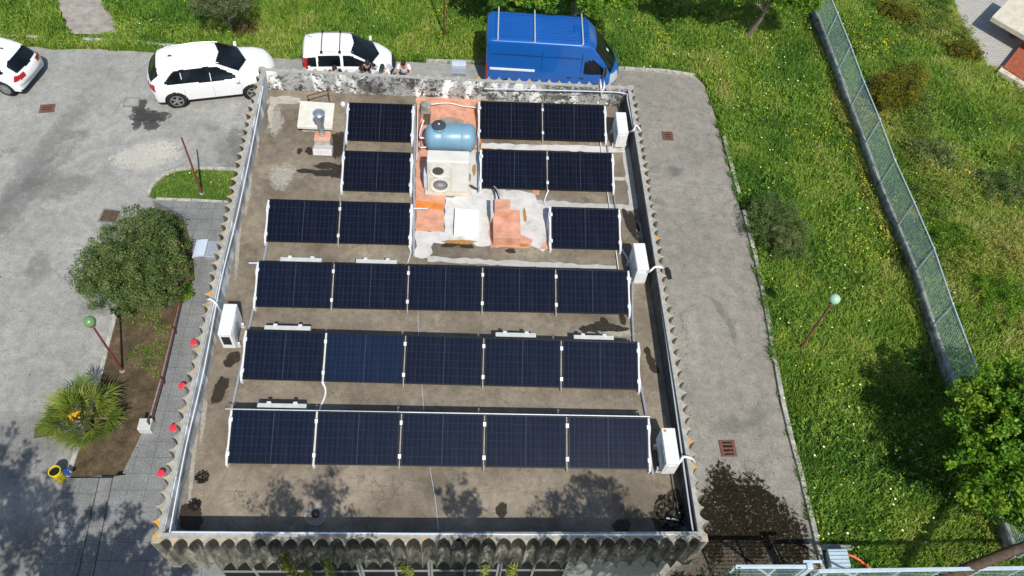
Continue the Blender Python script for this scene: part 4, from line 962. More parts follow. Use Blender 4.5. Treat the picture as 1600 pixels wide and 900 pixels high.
MPV = dict(cat='car', group=None, st=[(-1.96, .36, .6, .74, .74, .80, .70), (-1.92, .28, .8, 1.10, .80, .83, .70), (-1.84, .28, .98, 1.50, .84, .855, .64), (-1.74, .28, 1.0, 1.63, .84, .86, .63), (-1.2, .28, 1.0, 1.70, .84, .86, .64), (-.4, .28, 1.0, 1.71, .84, .86, .64), (.10, .28, 1.0, 1.68, .84, .86, .62), (.32, .28, 1.0, 1.60, .84, .86, .61),
                   (.8, .28, 1.0, 1.32, .84, .86, .66), (1.2, .28, .97, 1.08, .84, .86, .72), (1.5, .28, .88, .99, .84, .85, .70), (1.78, .28, .74, .86, .82, .83, .64), (1.92, .32, .56, .66, .78, .80, .60), (1.97, .38, .50, .58, .70, .74, .55)],
           bowf=.34, bowr=.12, xf=.8, xr=-1.5, wheels=(-1.18, 1.33), wr=.30, tw=.86, mir=(.92, .86, 1.10), mm='carwhite', cls=cls_mpv, extra=[mpv_extra],
           mats=dict(body='carwhite', side_window='glass', windscreen='glass', rear_window='glass', tail_light='redlight', headlight='lens', bumper='black'))
car('parked_car', .24, 19.05, 4.2, .93, 'small white people carrier with two black roof bars behind the building', MPV)
def cls_van(x, y, z, n, xs):
    s = 1 if y > 0 else -1; ay = abs(y)
    if ay > .6 and 1.15 < z < 1.95 and poly_in([(1.16, 1.18), (1.16, 1.78), (1.52, 1.80), (2.02, 1.34), (2.04, 1.18)], x, z) and n[2] < .6: return ('side_window', s)
    if 1.60-ay*.16 < x < 2.52-ay*.30 and z > 1.20 and z < 2.18 and ay < .76+.12*(x-1.6) and n[0] > .2: return ('windscreen',)
    if x > 2.25 and .72 < z < 1.12 and ay > .52: return ('headlight', s)
    if x < -2.58 and .75 < z < 1.45 and ay > .86: return ('tail_light', s)
    if (x > 2.45 and z < .62) or z < .36: return ('bumper',)
    return ('body',)
def van_extra(e):
    b = MB()
    for k in range(11):
        y = -.66+k*.132
        if 3 <= k <= 6: b.box((-.88, y, 2.532), (3.0, .05, .04)); 
        else: b.box((-.60, y, 2.530), (3.55, .05, .04))
    b.build('roof_rib', M['vanblue'], e, bevel=.014)
    b = MB(); b.box((.92, -.02, 2.53), (.50, .46, .03)); b.build('roof_pad', M['vanblue'], e)
    for xx in (-2.25, -.85, .98):
        b = MB(); b.bar((xx, -.88, 2.60), (xx, .96, 2.60), .045, .03)
        for s in (-1, 1): b.box((xx, s*.84, 2.53), (.06, .05, .13))
        b.build('roof_bar', M['alu'], e)
    b = MB(); b.box((-1.62, -1.005, 1.22), (1.75, .04, .09)); b.build('side_rail', M['white'], e, bevel=.006)
    b = MB()
    for x0_, x1_, z_ in ((-2.4, -.55, 1.92), (-.5, 1.0, 1.90)): b.bar((x0_, -.975, z_), (x1_, -.985, z_), .012, .02)
    for xx in (-.50, 1.05): b.tube([(xx, -1.0, .5), (xx, -1.0, 1.5), (xx, -.955, 2.1)], .008, 5)
    b.build('shut_line', simple('van_seam_blue', (.004, .03, .14), .5), e)  # dark blue seam lines along the van side
    for xx in (.62, 1.12): b = MB(); b.box((xx, -1.01, .98), (.16, .03, .07)); b.build('door_handle', M['black'], e, bevel=.01)
    b = MB(); b.tube([(2.38, .1, 1.34), (2.12, -.55, 1.56)], .014, 5); b.tube([(2.36, .6, 1.34), (2.18, .05, 1.52)], .014, 5); b.build('wiper', M['black'], e)
    b = MB(); b.box((2.08, -.12, 1.735), (.14, .13, .006), ry=.72); b.build('windscreen_sticker', simple('sticker', (.45, .60, .48), .6), e)
VAN = dict(cat='van', sm=.06, round=.14, st=[(-2.70, .40, 1.0, 2.30, .90, .98, .82), (-2.66, .34, 1.1, 2.46, .94, 1.0, .88), (-2.5, .34, 1.2, 2.51, .96, 1.01, .90), (-1.0, .34, 1.2, 2.52, .96, 1.01, .90), (.95, .34, 1.2, 2.51, .96, 1.01, .90), (1.25, .34, 1.2, 2.46, .96, 1.0, .87), (1.55, .34, 1.2, 2.22, .96, 1.0, .80), (1.75, .34, 1.18, 2.02, .96, 1.0, .80),
                   (2.2, .34, 1.12, 1.55, .95, .98, .82), (2.4, .34, 1.05, 1.34, .94, .96, .80), (2.58, .36, .92, 1.12, .90, .93, .74), (2.68, .38, .72, .90, .84, .88, .66), (2.71, .44, .62, .76, .78, .82, .6)],
           bowf=.30, bowr=.05, xf=1.0, xr=-2.3, wheels=(-1.75, 1.70), wr=.34, tw=1.0, mir=(1.98, 1.0, 1.42), mm='black', mh=.36, cls=cls_van, extra=[van_extra],
           mats=dict(body='vanblue', side_window='glass', windscreen='glass', headlight='lens', tail_light='redlight', bumper='black'))
car('parked_van', 8.30, 19.20, -1.6, 1.0, 'bright blue high roof panel van with three roof bars', VAN)

# ============================================================ PEOPLE
def skin_obj(name, joints, edges, mat, parent, sub=2, root=0):
    me = bpy.data.meshes.new(name); me.from_pydata([j[:3] for j in joints], edges, []); me.materials.append(mat)
    o = bpy.data.objects.new(name, me); COL.objects.link(o); o.parent = parent
    o.modifiers.new('skin', 'SKIN'); me.skin_vertices.new() if not me.skin_vertices else None
    for i, j in enumerate(joints):
        r_ = j[3]; me.skin_vertices[0].data[i].radius = (r_, j[4] if len(j) > 4 else r_); me.skin_vertices[0].data[i].use_root = (i == root)
    s_ = o.modifiers.new('sub', 'SUBSURF'); s_.levels = sub; s_.render_levels = sub; return o
def person(px, py, zh, rz, lab, top, lean=.25, arms='front', cap=False, crouch=0, hairmat='hair', sleeves=True):
    p = at(px, py, G+zh); e = empty('person', (p.x-math.sin(rz)*0, p.y, G+.01), rz, lab, 'person')
    H = -crouch
    hp = Vector((0, 0, .93+H)); ch = hp+Vector((0, -math.sin(lean)*.42, math.cos(lean)*.42)); nk = ch+Vector((0, -math.sin(lean)*.10-.01, .10)); hd = nk+Vector((0, -.05-lean*.08, .10)); ht = hd+Vector((0, -.015, .11))
    e.location = Vector((p.x, p.y, G+.01))-Matrix.Rotation(rz, 3, 'Z')@Vector((hd.x, hd.y, 0))
    sh = .19; J = [(*hp, .125, .10), (*(hp.lerp(ch, .5)), .12, .095), (*ch, .145, .10), (*nk, .055), (*hd, .078, .09), (*ht, .07, .08)]; E_ = [(0, 1), (1, 2), (2, 3), (3, 4), (4, 5)]
    hands = []
    for s in (-1, 1):
        b0 = len(J); S0 = ch+Vector((s*sh, 0, .045))
        if arms == 'front': el = S0+Vector((s*.07, -.10, -.24)); hn = el+Vector((-s*.10, -.22, -.02))
        elif arms == 'down': el = S0+Vector((s*.08, .02, -.27)); hn = el+Vector((s*.0, -.10, -.23))
        else: el = S0+Vector((s*.20, -.08, -.16)); hn = el+Vector((-s*.02, -.20, -.10))
        J += [(*S0, .058), (*el, .042), (*hn, .028)]; E_ += [(2, b0), (b0, b0+1), (b0+1, b0+2)]
        dirn = (hn-el).normalized(); palm = hn+dirn*.07; J.append((*palm, .034, .018)); E_.append((b0+2, b0+3)); pi = b0+3; sidev = dirn.cross(Vector((0, 0, 1))).normalized()
        for q, ln in enumerate((.062, .072, .068, .052)):
            o0 = palm+sidev*(.024-.016*q)+dirn*.02; f1 = o0+dirn*ln*.55; f2 = f1+(dirn+Vector((0, 0, -.7))).normalized()*ln*.5; k = len(J)
            J += [(*f1, .0085), (*f2, .0075)]; E_ += [(pi, k), (k, k+1)]
        k = len(J); t1 = hn+sidev*.035+dirn*.04; t2 = t1+(dirn+Vector((0, 0, -.4))).normalized()*.04; J += [(*t1, .010), (*t2, .009)]; E_ += [(b0+2, k), (k, k+1)]
    legs = []
    for s in (-1, 1):
        b0 = len(J); hj = hp+Vector((s*.095, 0, -.05)); kn = Vector((s*.12, -.03-crouch*.5, .50+H*.45)); an = Vector((s*.12, .03, .09)); toe = an+Vector((0, -.17, -.045))
        J += [(*hj, .088), (*kn, .058), (*an, .042), (*toe, .04, .028)]; E_ += [(0, b0), (b0, b0+1), (b0+1, b0+2), (b0+2, b0+3)]; legs.append((hj, kn, an, toe))
    skin_obj('body', J, E_, M['skin'], e)
    TJ = [(*(hp+Vector((0, 0, -.03))), .140, .118), (*hp.lerp(ch, .5), .138, .112), (*ch, .160, .118), (*(ch.lerp(nk, .55)), .085, .075)]; TE = [(0, 1), (1, 2), (2, 3)]
    for s in (-1, 1):
        S0 = ch+Vector((s*sh, 0, .045)); k = len(TJ); bi = 6 if s < 0 else 6+3+1+8+2
        el = Vector(J[6+1][:3]) if s < 0 else Vector(J[6+14+1][:3]); TJ += [(*S0, .074), (*S0.lerp(el, .72), .068)]; TE += [(2, k), (k, k+1)]
    skin_obj('shirt', TJ, TE, M[top], e)
    TJ = [(*hp, .135, .112)]; TE = []
    for (hj, kn, an, toe) in legs:
        k = len(TJ); TJ += [(*hj, .098), (*kn, .072), (*(an+Vector((0, 0, .04))), .056)]; TE += [(0, k), (k, k+1), (k+1, k+2)]
    skin_obj('trousers', TJ, TE, M['denim'], e)
    for (hj, kn, an, toe) in legs:
        skin_obj('shoe', [(*(an+Vector((0, .04, -.045))), .045, .045), (*(toe+Vector((0, .05, 0))), .05, .038), (*toe, .042, .03)], [(0, 1), (1, 2)], M['shoe'], e)
    hm = M['capgreen'] if cap else M['hair']; b = MB(); prof = [(.0, .118), (.05, .108), (.085, .075), (.100, .03), (.102, -.005), (.094, -.04), (.086, -.055)]
    b.lathe(list(reversed(prof)), (0, .012, 0), 20); b.v = [(v[0]*.92, v[1]*1.08+(0.0 if v[2] > -.02 else .02), v[2]) for v in b.v]
    if cap: b.box((0, -.14, .015), (.16, .11, .014), rx=.25)
    hr = b.build('cap' if cap else 'hair', hm, e, smooth=True); hr.location = hd+Vector((0, .012, .035)); hr.rotation_euler = (-lean*.6+.1 if not cap else .15, 0, 0)
    hr.rotation_euler[0] = lean*.9
    b = MB()
    for s in (-1, 1): b.lathe([(.0, 0), (.013, .004), (.0, .012)], (s*.032, -.095, .01), 8, (0, -1, 0))
    ey = b.build('eyes', M['hair'], e); ey.location = hd+Vector((0, 0, .005)); ey.rotation_euler = (lean*.8, 0, 0)
    b = MB(); b.box((0, -.103, -.012), (.024, .03, .045), taper=.6); b.box((0, -.095, -.052), (.045, .008, .01))
    for s in (-1, 1): b.box((s*.082, .0, .0), (.016, .035, .055))
    fc = b.build('face', M['skin'], e, bevel=.005); fc.location = hd+Vector((0, 0, .005)); fc.rotation_euler = (lean*.8, 0, 0)
    return e
person(630, 98, 1.60, 0, 'person in white T shirt looking down at their hands behind the back wall', 'teewhite', .38, 'front')
person(574, 98, 1.58, R(25), 'person with dark hair and black top beside the people carrier bonnet', 'teeblack', .35, 'wide')
person(597, 105, 1.58, R(-10), 'person in dark cap and white shirt beside the white bonnet', 'teewhite', .30, 'front', cap=True)
person(523, 108, 1.55, R(15), 'person mostly hidden behind the back wall by the people carrier doors', 'teeblack', .3, 'front')

# ============================================================ STREET FURNITURE
def lamp(base, h, globe, lab, mat, group='tall garden lamp posts'):
    p = at(*base); e = empty('lamp_post', (p.x, p.y, G), 0, lab, 'lamp post', group)
    b = MB(); b.tube([(0, 0, .0), (0, 0, .8), (0, 0, h)], [.042, .036, .028], 10); b.build('pole', M['redpole'], e, smooth=True)
    b = MB(); b.lathe([(.09, 0), (.085, .06), (.05, .08)], (0, 0, 0), 14); b.build('footing', M['wallconc'], e)
    if globe:
        b = MB(); b.lathe([(.06, -.21), (.10, -.19), (.06, -.17)], (0, 0, h+.20), 16); b.build('collar', M['redpole'], e, smooth=True)
        b = MB(); b.lathe([(.03, -.165)]+[(.165*math.cos(a), .165*math.sin(a)) for a in np.linspace(-1.35, 1.45, 14)]+[(0, .165)], (0, 0, h+.20), 24); b.build('globe', M[mat], e, smooth=True)
    else:
        b = MB(); b.lathe([(.035, 0), (.035, .04), (.02, .05)], (0, 0, h), 10); b.build('pole_cap', M['redpole'], e)
lamp((192, 580), 2.62, True, 'dark red lamp post with green globe between bush and palm', 'greenglobe')
lamp((1249, 546), 2.78, True, 'lamp post with pale green globe on the right lawn', 'paleglobe')
lamp((316, 303), 2.72, False, 'bare dark red pole without a globe on the corner grass island', None)
p = at(694, 56); mb = MB(); mb.tube([(0, 0, 0), (0, 0, 3.4)], .035, 8); ob = mb.build('pole', M['rust']); ob.location = (p.x, p.y, G); tag(ob, 'thin rusty pole standing in the back lawn', 'pole')
def grate(px, py, wx, wy, rz, lab, solid=False, z=G, g='rusty drain covers'):
    p = at(px, py, z); e = empty('drain_grate', (p.x, p.y, z+.008), rz, lab, 'drain grate', g)
    if solid:
        b = MB(); b.box((0, 0, .01), (wx, wy, .025)); b.build('cover', M['barkdark'], e, bevel=.006)
        b = MB(); 
        for c_, d_ in (((0, wy/2+.03, .005), (wx+.12, .06, .02)), ((0, -wy/2-.03, .005), (wx+.12, .06, .02)), ((wx/2+.03, 0, .005), (.06, wy, .0195)), ((-wx/2-.03, 0, .005), (.06, wy, .0195))): b.box(c_, d_)
        b.build('frame', M['kerbdark'], e); return
    b = MB(); b.box((0, 0, .002), (wx*.9, wy*.9, .006)); b.build('pit', M['dark'], e)
    b = MB(); t = .05
    for c_, d_ in (((0, wy/2-t/2, .012), (wx, t, .03)), ((0, -wy/2+t/2, .012), (wx, t, .03)), ((wx/2-t*.9, 0, .012), (t*1.8, wy-2*t, .0295)), ((-wx/2+t*.9, 0, .012), (t*1.8, wy-2*t, .0295))): b.box(c_, d_)
    for k in range(3): b.box((0, -wy/2+wy*(k+1)/4, .012), (wx-.1, wy/4-.075 if solid else .055, .029))
    b.build('bars', M['grate'], e)
grate(74, 170, .52, .42, .15, 'rusty slotted drain grate on the asphalt near the cut off car'); grate(1043, 213, .42, .46, .0, 'rusty slotted drain grate at the far end of the right lane')
grate(1137, 701, .48, .52, .02, 'rusty slotted drain grate at the near end of the right lane above the moss')
grate(172, 338, .55, .5, -.1, 'rusty solid manhole cover beside the bush', True)
grate(206, 160, .45, .38, .1, 'faint pale solid cover in the asphalt beside the oil stain', True); bpy.data.objects['drain_grate.004'].children[0].data = bpy.data.objects['drain_grate.004'].children[0].data.copy(); bpy.data.objects['drain_grate.004'].children[0].data.materials[0] = M['asphalt']
grate(72, 672, .6, .45, .2, 'dark solid cover in the asphalt under the palm fronds', True)
# railing on the bed edge
e = empty('bed_railing', at(258, 590, G+.3), 0, 'low rusty brown two rail fence between bed and walkway', 'railing'); off = e.location.copy()
posts = [(289, 472), (277, 524), (259, 602), (240, 672)]; zr = G+.32
tops = [Vector(at(x, y, zr))+Vector((0, 0, .60)) for x, y in posts]
for (x, y), t in zip(posts, tops): b = MB(); q = at(x, y, zr)-off; b.tube([q-Vector((0, 0, .2)), t-off], .025, 8); b.build('post', M['rust'], e)
for dz in (0, -.28):
    b = MB(); b.tube([t-off+Vector((0, 0, dz)) for t in tops], .02, 8); b.build('rail', M['rust'], e)
def mark(px, py, lab):
    p = at(px, py, ZW+.20); e = empty('marker_post', (p.x, p.y, ZW), 0, lab, 'marker post', 'red topped marker posts on the walkway'); b = MB(); b.tube([(0, 0, 0), (0, 0, .18)], .02, 8); b.build('post', M['galv'], e)
    b = MB(); b.lathe([(.0, .16), (.09, .165), (.105, .18), (.10, .195), (.05, .205), (0, .208)], (0, 0, 0), 18); b.build('red_cap', M['red'], e, smooth=True)
for (x, y), l_ in zip(((302, 534), (284, 602), (270, 668), (251, 739)), ('red topped marker furthest along the left walkway, below the air conditioner', 'red topped marker second from the far end of the walkway', 'red topped marker beside the grey box on the walkway', 'red topped marker nearest the viewer by the steps')): mark(x, y, l_)
p = at(226, 662, ZW+.3); mb = MB(); mb.box((0, 0, .15), (.36, .34, .30)); ob = mb.build('utility_box', M['ballast_grey'], bevel=.015); ob.location = (p.x, p.y, ZW); tag(ob, 'small pale grey concrete box at the bed corner beside the palm', 'utility box')
p = at(97, 748); e = empty('litter_bin', (p.x, p.y, G), 0, 'yellow open topped cylindrical litter bin at the asphalt edge', 'litter bin')
b = MB(); b.lathe([(.145, .02), (.15, .04), (.15, .52), (.162, .53), (.162, .56), (.140, .56), (.140, .06), (0, .06)], (0, 0, 0), 28); b.build('bin_body', M['yellow'], e, smooth=True)
b = MB(); b.lathe([(.136, .07), (.136, .50)], (0, 0, 0), 24); b.build('liner', M['dark'], e)
b = MB(); b.box((.28, .02, .42), (.22, .10, .06), rz=-.6); b.tube([(.2, .05, 0), (.2, .05, .42)], .02, 8); b.build('bracket', M['bluep'], e)
p = at(962, 148); mb = MB(); mb.box((0, 0, .12), (.75, .5, .3), taper=.8, rz=.2); ob = mb.build('stone_block', M['stone'], bevel=.05); ob.location = (p.x, p.y, G); tag(ob, 'pale stone block lying in the back lawn right of the blue van', 'stone')

# ============================================================ FENCE AND GATES
zwl = G+.46
FB = [(1262, -22), (1274, 15), (1291, 58), (1310, 108), (1330, 165), (1353, 223), (1375, 286), (1403, 351), (1432, 422), (1459, 507), (1489, 592), (1521, 680), (1556, 775), (1590, 870)]
fp = [at(x, y, zwl) for x, y in FB]
mb = MB(); o = fp[6].copy(); o.z = G
for a, b in zip(fp, fp[1:]):
    t = (b-a).normalized(); mb.bar(a-o-Vector((0, 0, .26))+t*.005, b-o-Vector((0, 0, .26))-t*.005, .16, .52)
ob = mb.build('low_wall', M['wallconc'], bevel=.01); ob.location = o; tag(ob, 'long low weathered concrete wall carrying the grey mesh fence', 'wall')
e = empty('mesh_fence', o, 0, 'long grey green steel mesh fence standing on the low concrete wall', 'fence'); HF = 1.25
for a in fp: b = MB(); b.tube([a-o, a-o+Vector((0, 0, HF+.03))], .038, 6); b.build('fence_post', M['fpost'], e)
b = MB(); b.tube([a-o+Vector((0, 0, HF)) for a in fp], .022, 6); b.build('top_rail', M['fpost'], e)
for a, c in zip(fp, fp[1:]):
    b = MB(); L = (c-a).length; t = (c-a)/L; n_ = int(L/.16)
    for k in range(1, n_): b.bar(a-o+t*(L*k/n_)+Vector((0, 0, .04)), a-o+t*(L*k/n_)+Vector((0, 0, HF-.02)), .008, .007)
    for z_ in np.arange(.06, HF, .078): b.bar(a-o+t*.03+Vector((0, 0, z_)), c-o-t*.03+Vector((0, 0, z_)), .010, .016)
    b.build('mesh_panel', M['fence'], e, fix=False)
def gate(x0, x1, y, z1, h, lab, post=None, y1=None):
    a = at(x0, y, z1); c = at(x1, y1 or y, z1); e = empty('slatted_gate', (a.x, a.y, z1-h), 0, lab, 'gate', 'grey slatted gates at the bottom edge'); o = Vector((a.x, a.y, z1-h)); a = a-o; c = c-o; dn = Vector((0, 0, -h)); L = (c-a).length; t = (c-a)/L
    b = MB(); b.bar(a, c, .09, .07); b.bar(a+dn*.93, c+dn*.93, .06, .06)
    for k in range(int(L/1.1)+2): q = a+t*min(L, k*1.1); b.bar(q, q+dn, .06, .06)
    b.build('gate_frame', M['fpost'], e, bevel=.006)
    b = MB()
    for k in range(1, 12): b.bar(a+dn*(k/12)+Vector((0, -.02, 0)), c+dn*(k/12)+Vector((0, -.02, 0)), .006, .016)
    b.build('slats', M['fence'], e)
    b = MB(); b.bar(a+t*min(.6, L*.3), a+t*min(2.2, L*.9)+dn*.9, .05, .04); b.build('brace', M['fpost'], e)
gate(1148, 1259, 885.5, G+1.7, 1.65, 'left grey slatted gate leaf crossing the end of the lane'); gate(1279, 1700, 892.5, G+1.7, 1.65, 'right grey slatted fence panel running to the right edge', y1=886)
a = at(1266, 884, G+1.75); mb = MB(); mb.box((0, 0, .88), (.16, .16, 1.75)); mb.box((.1, .12, 1.70), (.5, .06, .08)); ob = mb.build('gate_post', M['fpost'], bevel=.008); ob.location = (a.x, a.y, G); tag(ob, 'pale grey steel post between the two slatted gates', 'gate post')
a = at(1312, 871, G+.4); mb = MB(); mb.box((0, 0, .32), (.55, .50, .12)); mb.box((0, 0, .13), (.5, .42, .26)); ob = mb.build('motor_box', M['fpost'], bevel=.01); ob.location = (a.x, a.y, G); tag(ob, 'pale grey gate motor housing beside the gate post', 'motor housing')
a = at(1305, 857); mb = MB(); mb.box((0, 0, .06), (.85, .16, .16)); ob = mb.build('concrete_beam', M['kerb'], bevel=.01); ob.location = (a.x, a.y, G); tag(ob, 'short concrete beam on the grass behind the gate motor', 'beam')
pipe('hose', [(1314, 864, G+.25), (1325, 866, G+.3), (1340, 873, G+.3), (1352, 882, G+.2), (1360, 888, G+.1)], G+.2, .035, M['orangered'], 'orange red corrugated hose curling beside the gate motor', 'hose')
# neighbour's terrace pieces
def slab(name, quad, z, h, mat, lab, cat):
    o, c = crate(name, quad, z, h, mat, lab, cat); return o
slab('stone_slab', [(1552, 24), (1600, 52), (1640, 60), (1640, 10), (1578, -12)], G+.75, .25, M['stonecream'], 'thick cream stone slab at the top right corner', 'slab') if False else None
o, c = crate('stone_slab', [(1550, 26), (1640, 78), (1660, 30), (1583, -8)], G+1.0, .22, M['stonecream'], 'thick cream stone slab raised over the terrace corner', 'slab')
b = MB(); b.box((.5, .1, G+.45), (1.6, .4, .75)); b.build('slab_base', M['terracotta'], o)
o, c = crate('terracotta_step', [(1568, 104), (1640, 150), (1640, 90), (1598, 66)], G+.35, .30, M['terracotta'], 'terracotta tiled step at the right edge of the terrace', 'step')
o, c = crate('kerb_stone', [(1560, 110), (1600, 133), (1607, 126), (1567, 102)], G+.28, .25, M['stonecream'], 'pale kerb stone along the terracotta step', 'kerb stone')

# ============================================================ VEGETATION
bpoly = [(p.x, p.y) for p in Q]
def field_ok(X, Y, margin=True):
    j = (vnoise(X, Y, 3.1)-.5)*.28; k = (vnoise(Y, X, 2.7)-.5)*.28
    ok = ~inside(lot, X+j, Y+k)
    ok &= ~inside(pathp, X+j, Y+k); ok &= ~inside(terp, X, Y)
    return ok | inside(island, X, Y)
def visible(X, Y, m_=80):
    P = np.stack([X, Y, np.full_like(X, G)], -1)-np.array(CC); z = P@np.array(_f); px = 800+CF*(P@np.array(_r))/z; py = 450-CF*(P@np.array(_u))/z
    return (px > -m_) & (px < 1600+m_) & (py > -m_) & (py < 900+m_)
seg0 = np.array([p[:2] for p in fp])
def fence_dist(X, Y):
    d = np.full(X.shape, 1e9)
    for a, b in zip(seg0, seg0[1:]):
        ab = b-a; t = np.clip(((X-a[0])*ab[0]+(Y-a[1])*ab[1])/(ab@ab), 0, 1); d = np.minimum(d, np.hypot(X-a[0]-t*ab[0], Y-a[1]-t*ab[1]))
    return d
N = 1500000
X = rng.uniform(-19, 34, N); Y = rng.uniform(-3, 28, N)
keep = visible(X, Y); X = X[keep]; Y = Y[keep]; ok = field_ok(X, Y) & (fence_dist(X, Y) > .14); X = X[ok]; Y = Y[ok]
patch = vnoise(X, Y, .45)*.5+vnoise(X, Y, 1.3)*.3+vnoise(X, Y, 3.5)*.2
keep = rng.random(len(X)) < np.clip(.35+patch*1.1, 0, 1); X = X[keep]; Y = Y[keep]; patch = patch[keep]
isl = inside(island, X, Y)
n = len(X); h = (.05+.30*np.clip(patch-.15, 0, 1)**1.2+.05*rng.random(n))*rng.uniform(.6, 1.35, n); h[isl] = rng.uniform(.04, .10, isl.sum())
far = X > 20; h[far] *= 1.25
az = rng.uniform(0, 2*PI, n); wd = rng.uniform(.007, .018, n); lean = h*rng.uniform(.25, 1.1, n)
az2 = az+rng.normal(0, .6, n)
dx, dy = np.cos(az), np.sin(az); sx, sy = -dy*wd, dx*wd
z0 = np.full(n, G-.06)
b1 = np.stack([X-sx, Y-sy, z0], -1); b2 = np.stack([X+sx, Y+sy, z0], -1)
mx_ = X+dx*lean*.35; my_ = Y+dy*lean*.35
m1 = np.stack([mx_-sx*.8, my_-sy*.8, z0+h*.72+.05], -1); m2 = np.stack([mx_+sx*.8, my_+sy*.8, z0+h*.72+.05], -1)
tp = np.stack([X+np.cos(az2)*lean, Y+np.sin(az2)*lean, z0+h*.95+.05], -1)
V = np.stack([b1, b2, m2, m1, tp], 1).reshape(-1, 3); base = np.arange(n)[:, None]*5
F = np.concatenate([base+np.array([0, 1, 2]), base+np.array([0, 2, 3]), base+np.array([3, 2, 4])])
dry = (vnoise(X, Y, .9) > .72)*rng.uniform(0, .35, n)
macro = vnoise(X+50, Y, .38)*.6+vnoise(X, Y+50, 1.1)*.4; bf = X > np.interp(Y, [a[1] for a in sorted(seg0.tolist(), key=lambda q: q[1])], [a[0] for a in sorted(seg0.tolist(), key=lambda q: q[1])])
tint = np.clip(patch*.25+macro*.75-.16+rng.normal(.05, .15, n)+dry+bf*.11-(Y > 18)*(X < 12)*.02, 0, 1)
g = npmesh('meadow_grass', V, F, M['blade'], np.repeat(tint, 5)); tag(g, 'long green grass of the lawns and the meadow', 'grass', kind='stuff')
# broad leaved weeds between the grass
n = 15000; X = rng.uniform(-19, 34, n*3); Y = rng.uniform(-3, 28, n*3)
k = visible(X, Y) & field_ok(X, Y) & ~inside(island, X, Y) & (fence_dist(X, Y) > .2); X = X[k]; Y = Y[k]; pn = vnoise(X+31, Y, .8); k = rng.random(len(X)) < np.clip((pn-.42)*2.4, 0, 1); X = X[k]; Y = Y[k]
n = len(X); LV = 6; Xc = np.repeat(X, LV); Yc = np.repeat(Y, LV); hh = np.repeat(rng.uniform(.12, .45, n), LV)*rng.uniform(.5, 1.1, n*LV); az = rng.uniform(0, 2*PI, n*LV); ln = rng.uniform(.02, .055, n*LV); rad = rng.uniform(.0, .09, n*LV)
cx_ = Xc+np.cos(az)*rad; cy_ = Yc+np.sin(az)*rad; cz = G-.02+hh; d_ = np.stack([np.cos(az), np.sin(az), rng.uniform(-.5, .5, n*LV)], -1)*ln[:, None]; s_ = np.stack([-np.sin(az), np.cos(az), rng.uniform(-.4, .4, n*LV)], -1)*ln[:, None]*.45
c_ = np.stack([cx_, cy_, cz], -1); V = np.stack([c_-d_, c_+s_, c_+d_, c_-s_], 1).reshape(-1, 3); F = np.arange(n*LV*4).reshape(-1, 4)
g = npmesh('meadow_weeds', V, F, M['blade'], np.repeat(np.clip(rng.normal(.45, .2, n*LV), 0, 1), 4)); tag(g, 'leafy weeds scattered through the meadow grass', 'weeds', kind='stuff')
def flowers(name, n, mat, mask, rlo, rhi, lab, seed):
    r2 = np.random.default_rng(seed); X = r2.uniform(-19, 34, n*40); Y = r2.uniform(-3, 28, n*40)
    k = visible(X, Y) & field_ok(X, Y); X = X[k]; Y = Y[k]; k = r2.random(len(X)) < mask(X, Y); X = X[k][:n]; Y = Y[k][:n]; m2 = len(X)
    rad = r2.uniform(rlo, rhi, m2); zz = G+r2.uniform(.10, .38, m2); a = np.arange(6)*PI/3
    V = np.stack([X[:, None]+rad[:, None]*np.cos(a), Y[:, None]+rad[:, None]*np.sin(a), zz[:, None]+r2.uniform(-.012, .012, (m2, 6))], -1).reshape(-1, 3)
    F = np.arange(m2*6).reshape(-1, 6); tag(npmesh(name, V, F, mat), lab, 'flowers', kind='stuff')
flowers('yellow_flowers', 2600, M['yflower'], lambda X, Y: np.clip((vnoise(X+7, Y, .55)-.55)*3, 0, 1)*np.clip((vnoise(X, Y+9, 2.2)-.3)*1.6, 0, 1)*np.where(X > 19, 1.0, .45), .012, .027, 'yellow wild flowers scattered in the meadow', 5)
flowers('pale_flowers', 260, M['wflower'], lambda X, Y: np.where((X > 11) & (X < 20), .3, .05)+0*X, .022, .036, 'pale yellow flowers dotted on the lawns', 6)
flowers('blue_flowers', 300, simple('blue_petals', (.20, .22, .45), .8), lambda X, Y: np.clip((vnoise(X+3, Y+5, .7)-.72)*4, 0, 1)*(X > 21), .02, .04, 'hazy blue wild flowers beyond the fence', 7)
# rough scrub beyond the fence and along it
r2 = np.random.default_rng(88); n = 16000; X = r2.uniform(15, 34, n); Y = r2.uniform(-3, 28, n)
sy = np.array(sorted(seg0.tolist(), key=lambda q: q[1])); fx = np.interp(Y, sy[:, 1], sy[:, 0]); k = visible(X, Y) & (X > fx+.3) & ~inside(terp, X, Y) & (r2.random(n) < np.clip((vnoise(X+13, Y+4, .42)*.6+vnoise(X, Y, 1.2)*.4-.42)*3.2, 0, 1))
k |= visible(X, Y) & (X < fx-.1) & (X > fx-.5) & (r2.random(n) < .5)
_m = 1500; _t = r2.uniform(-3, 27, _m); _ff = np.interp(_t, sy[:, 1], sy[:, 0]); X = np.concatenate([X[k], _ff-r2.uniform(.12, .42, _m)]); Y = np.concatenate([Y[k], _t]); fx = np.concatenate([fx[k], _ff]); hgt_ = np.clip(vnoise(X+13, Y+4, .42)*1.0-.30, .06, .55)*np.where(X > fx, 1, .45); SX, SY = X, Y; scrub_c = np.stack([X, Y, G+hgt_*r2.uniform(.5, 1, len(X))], -1)
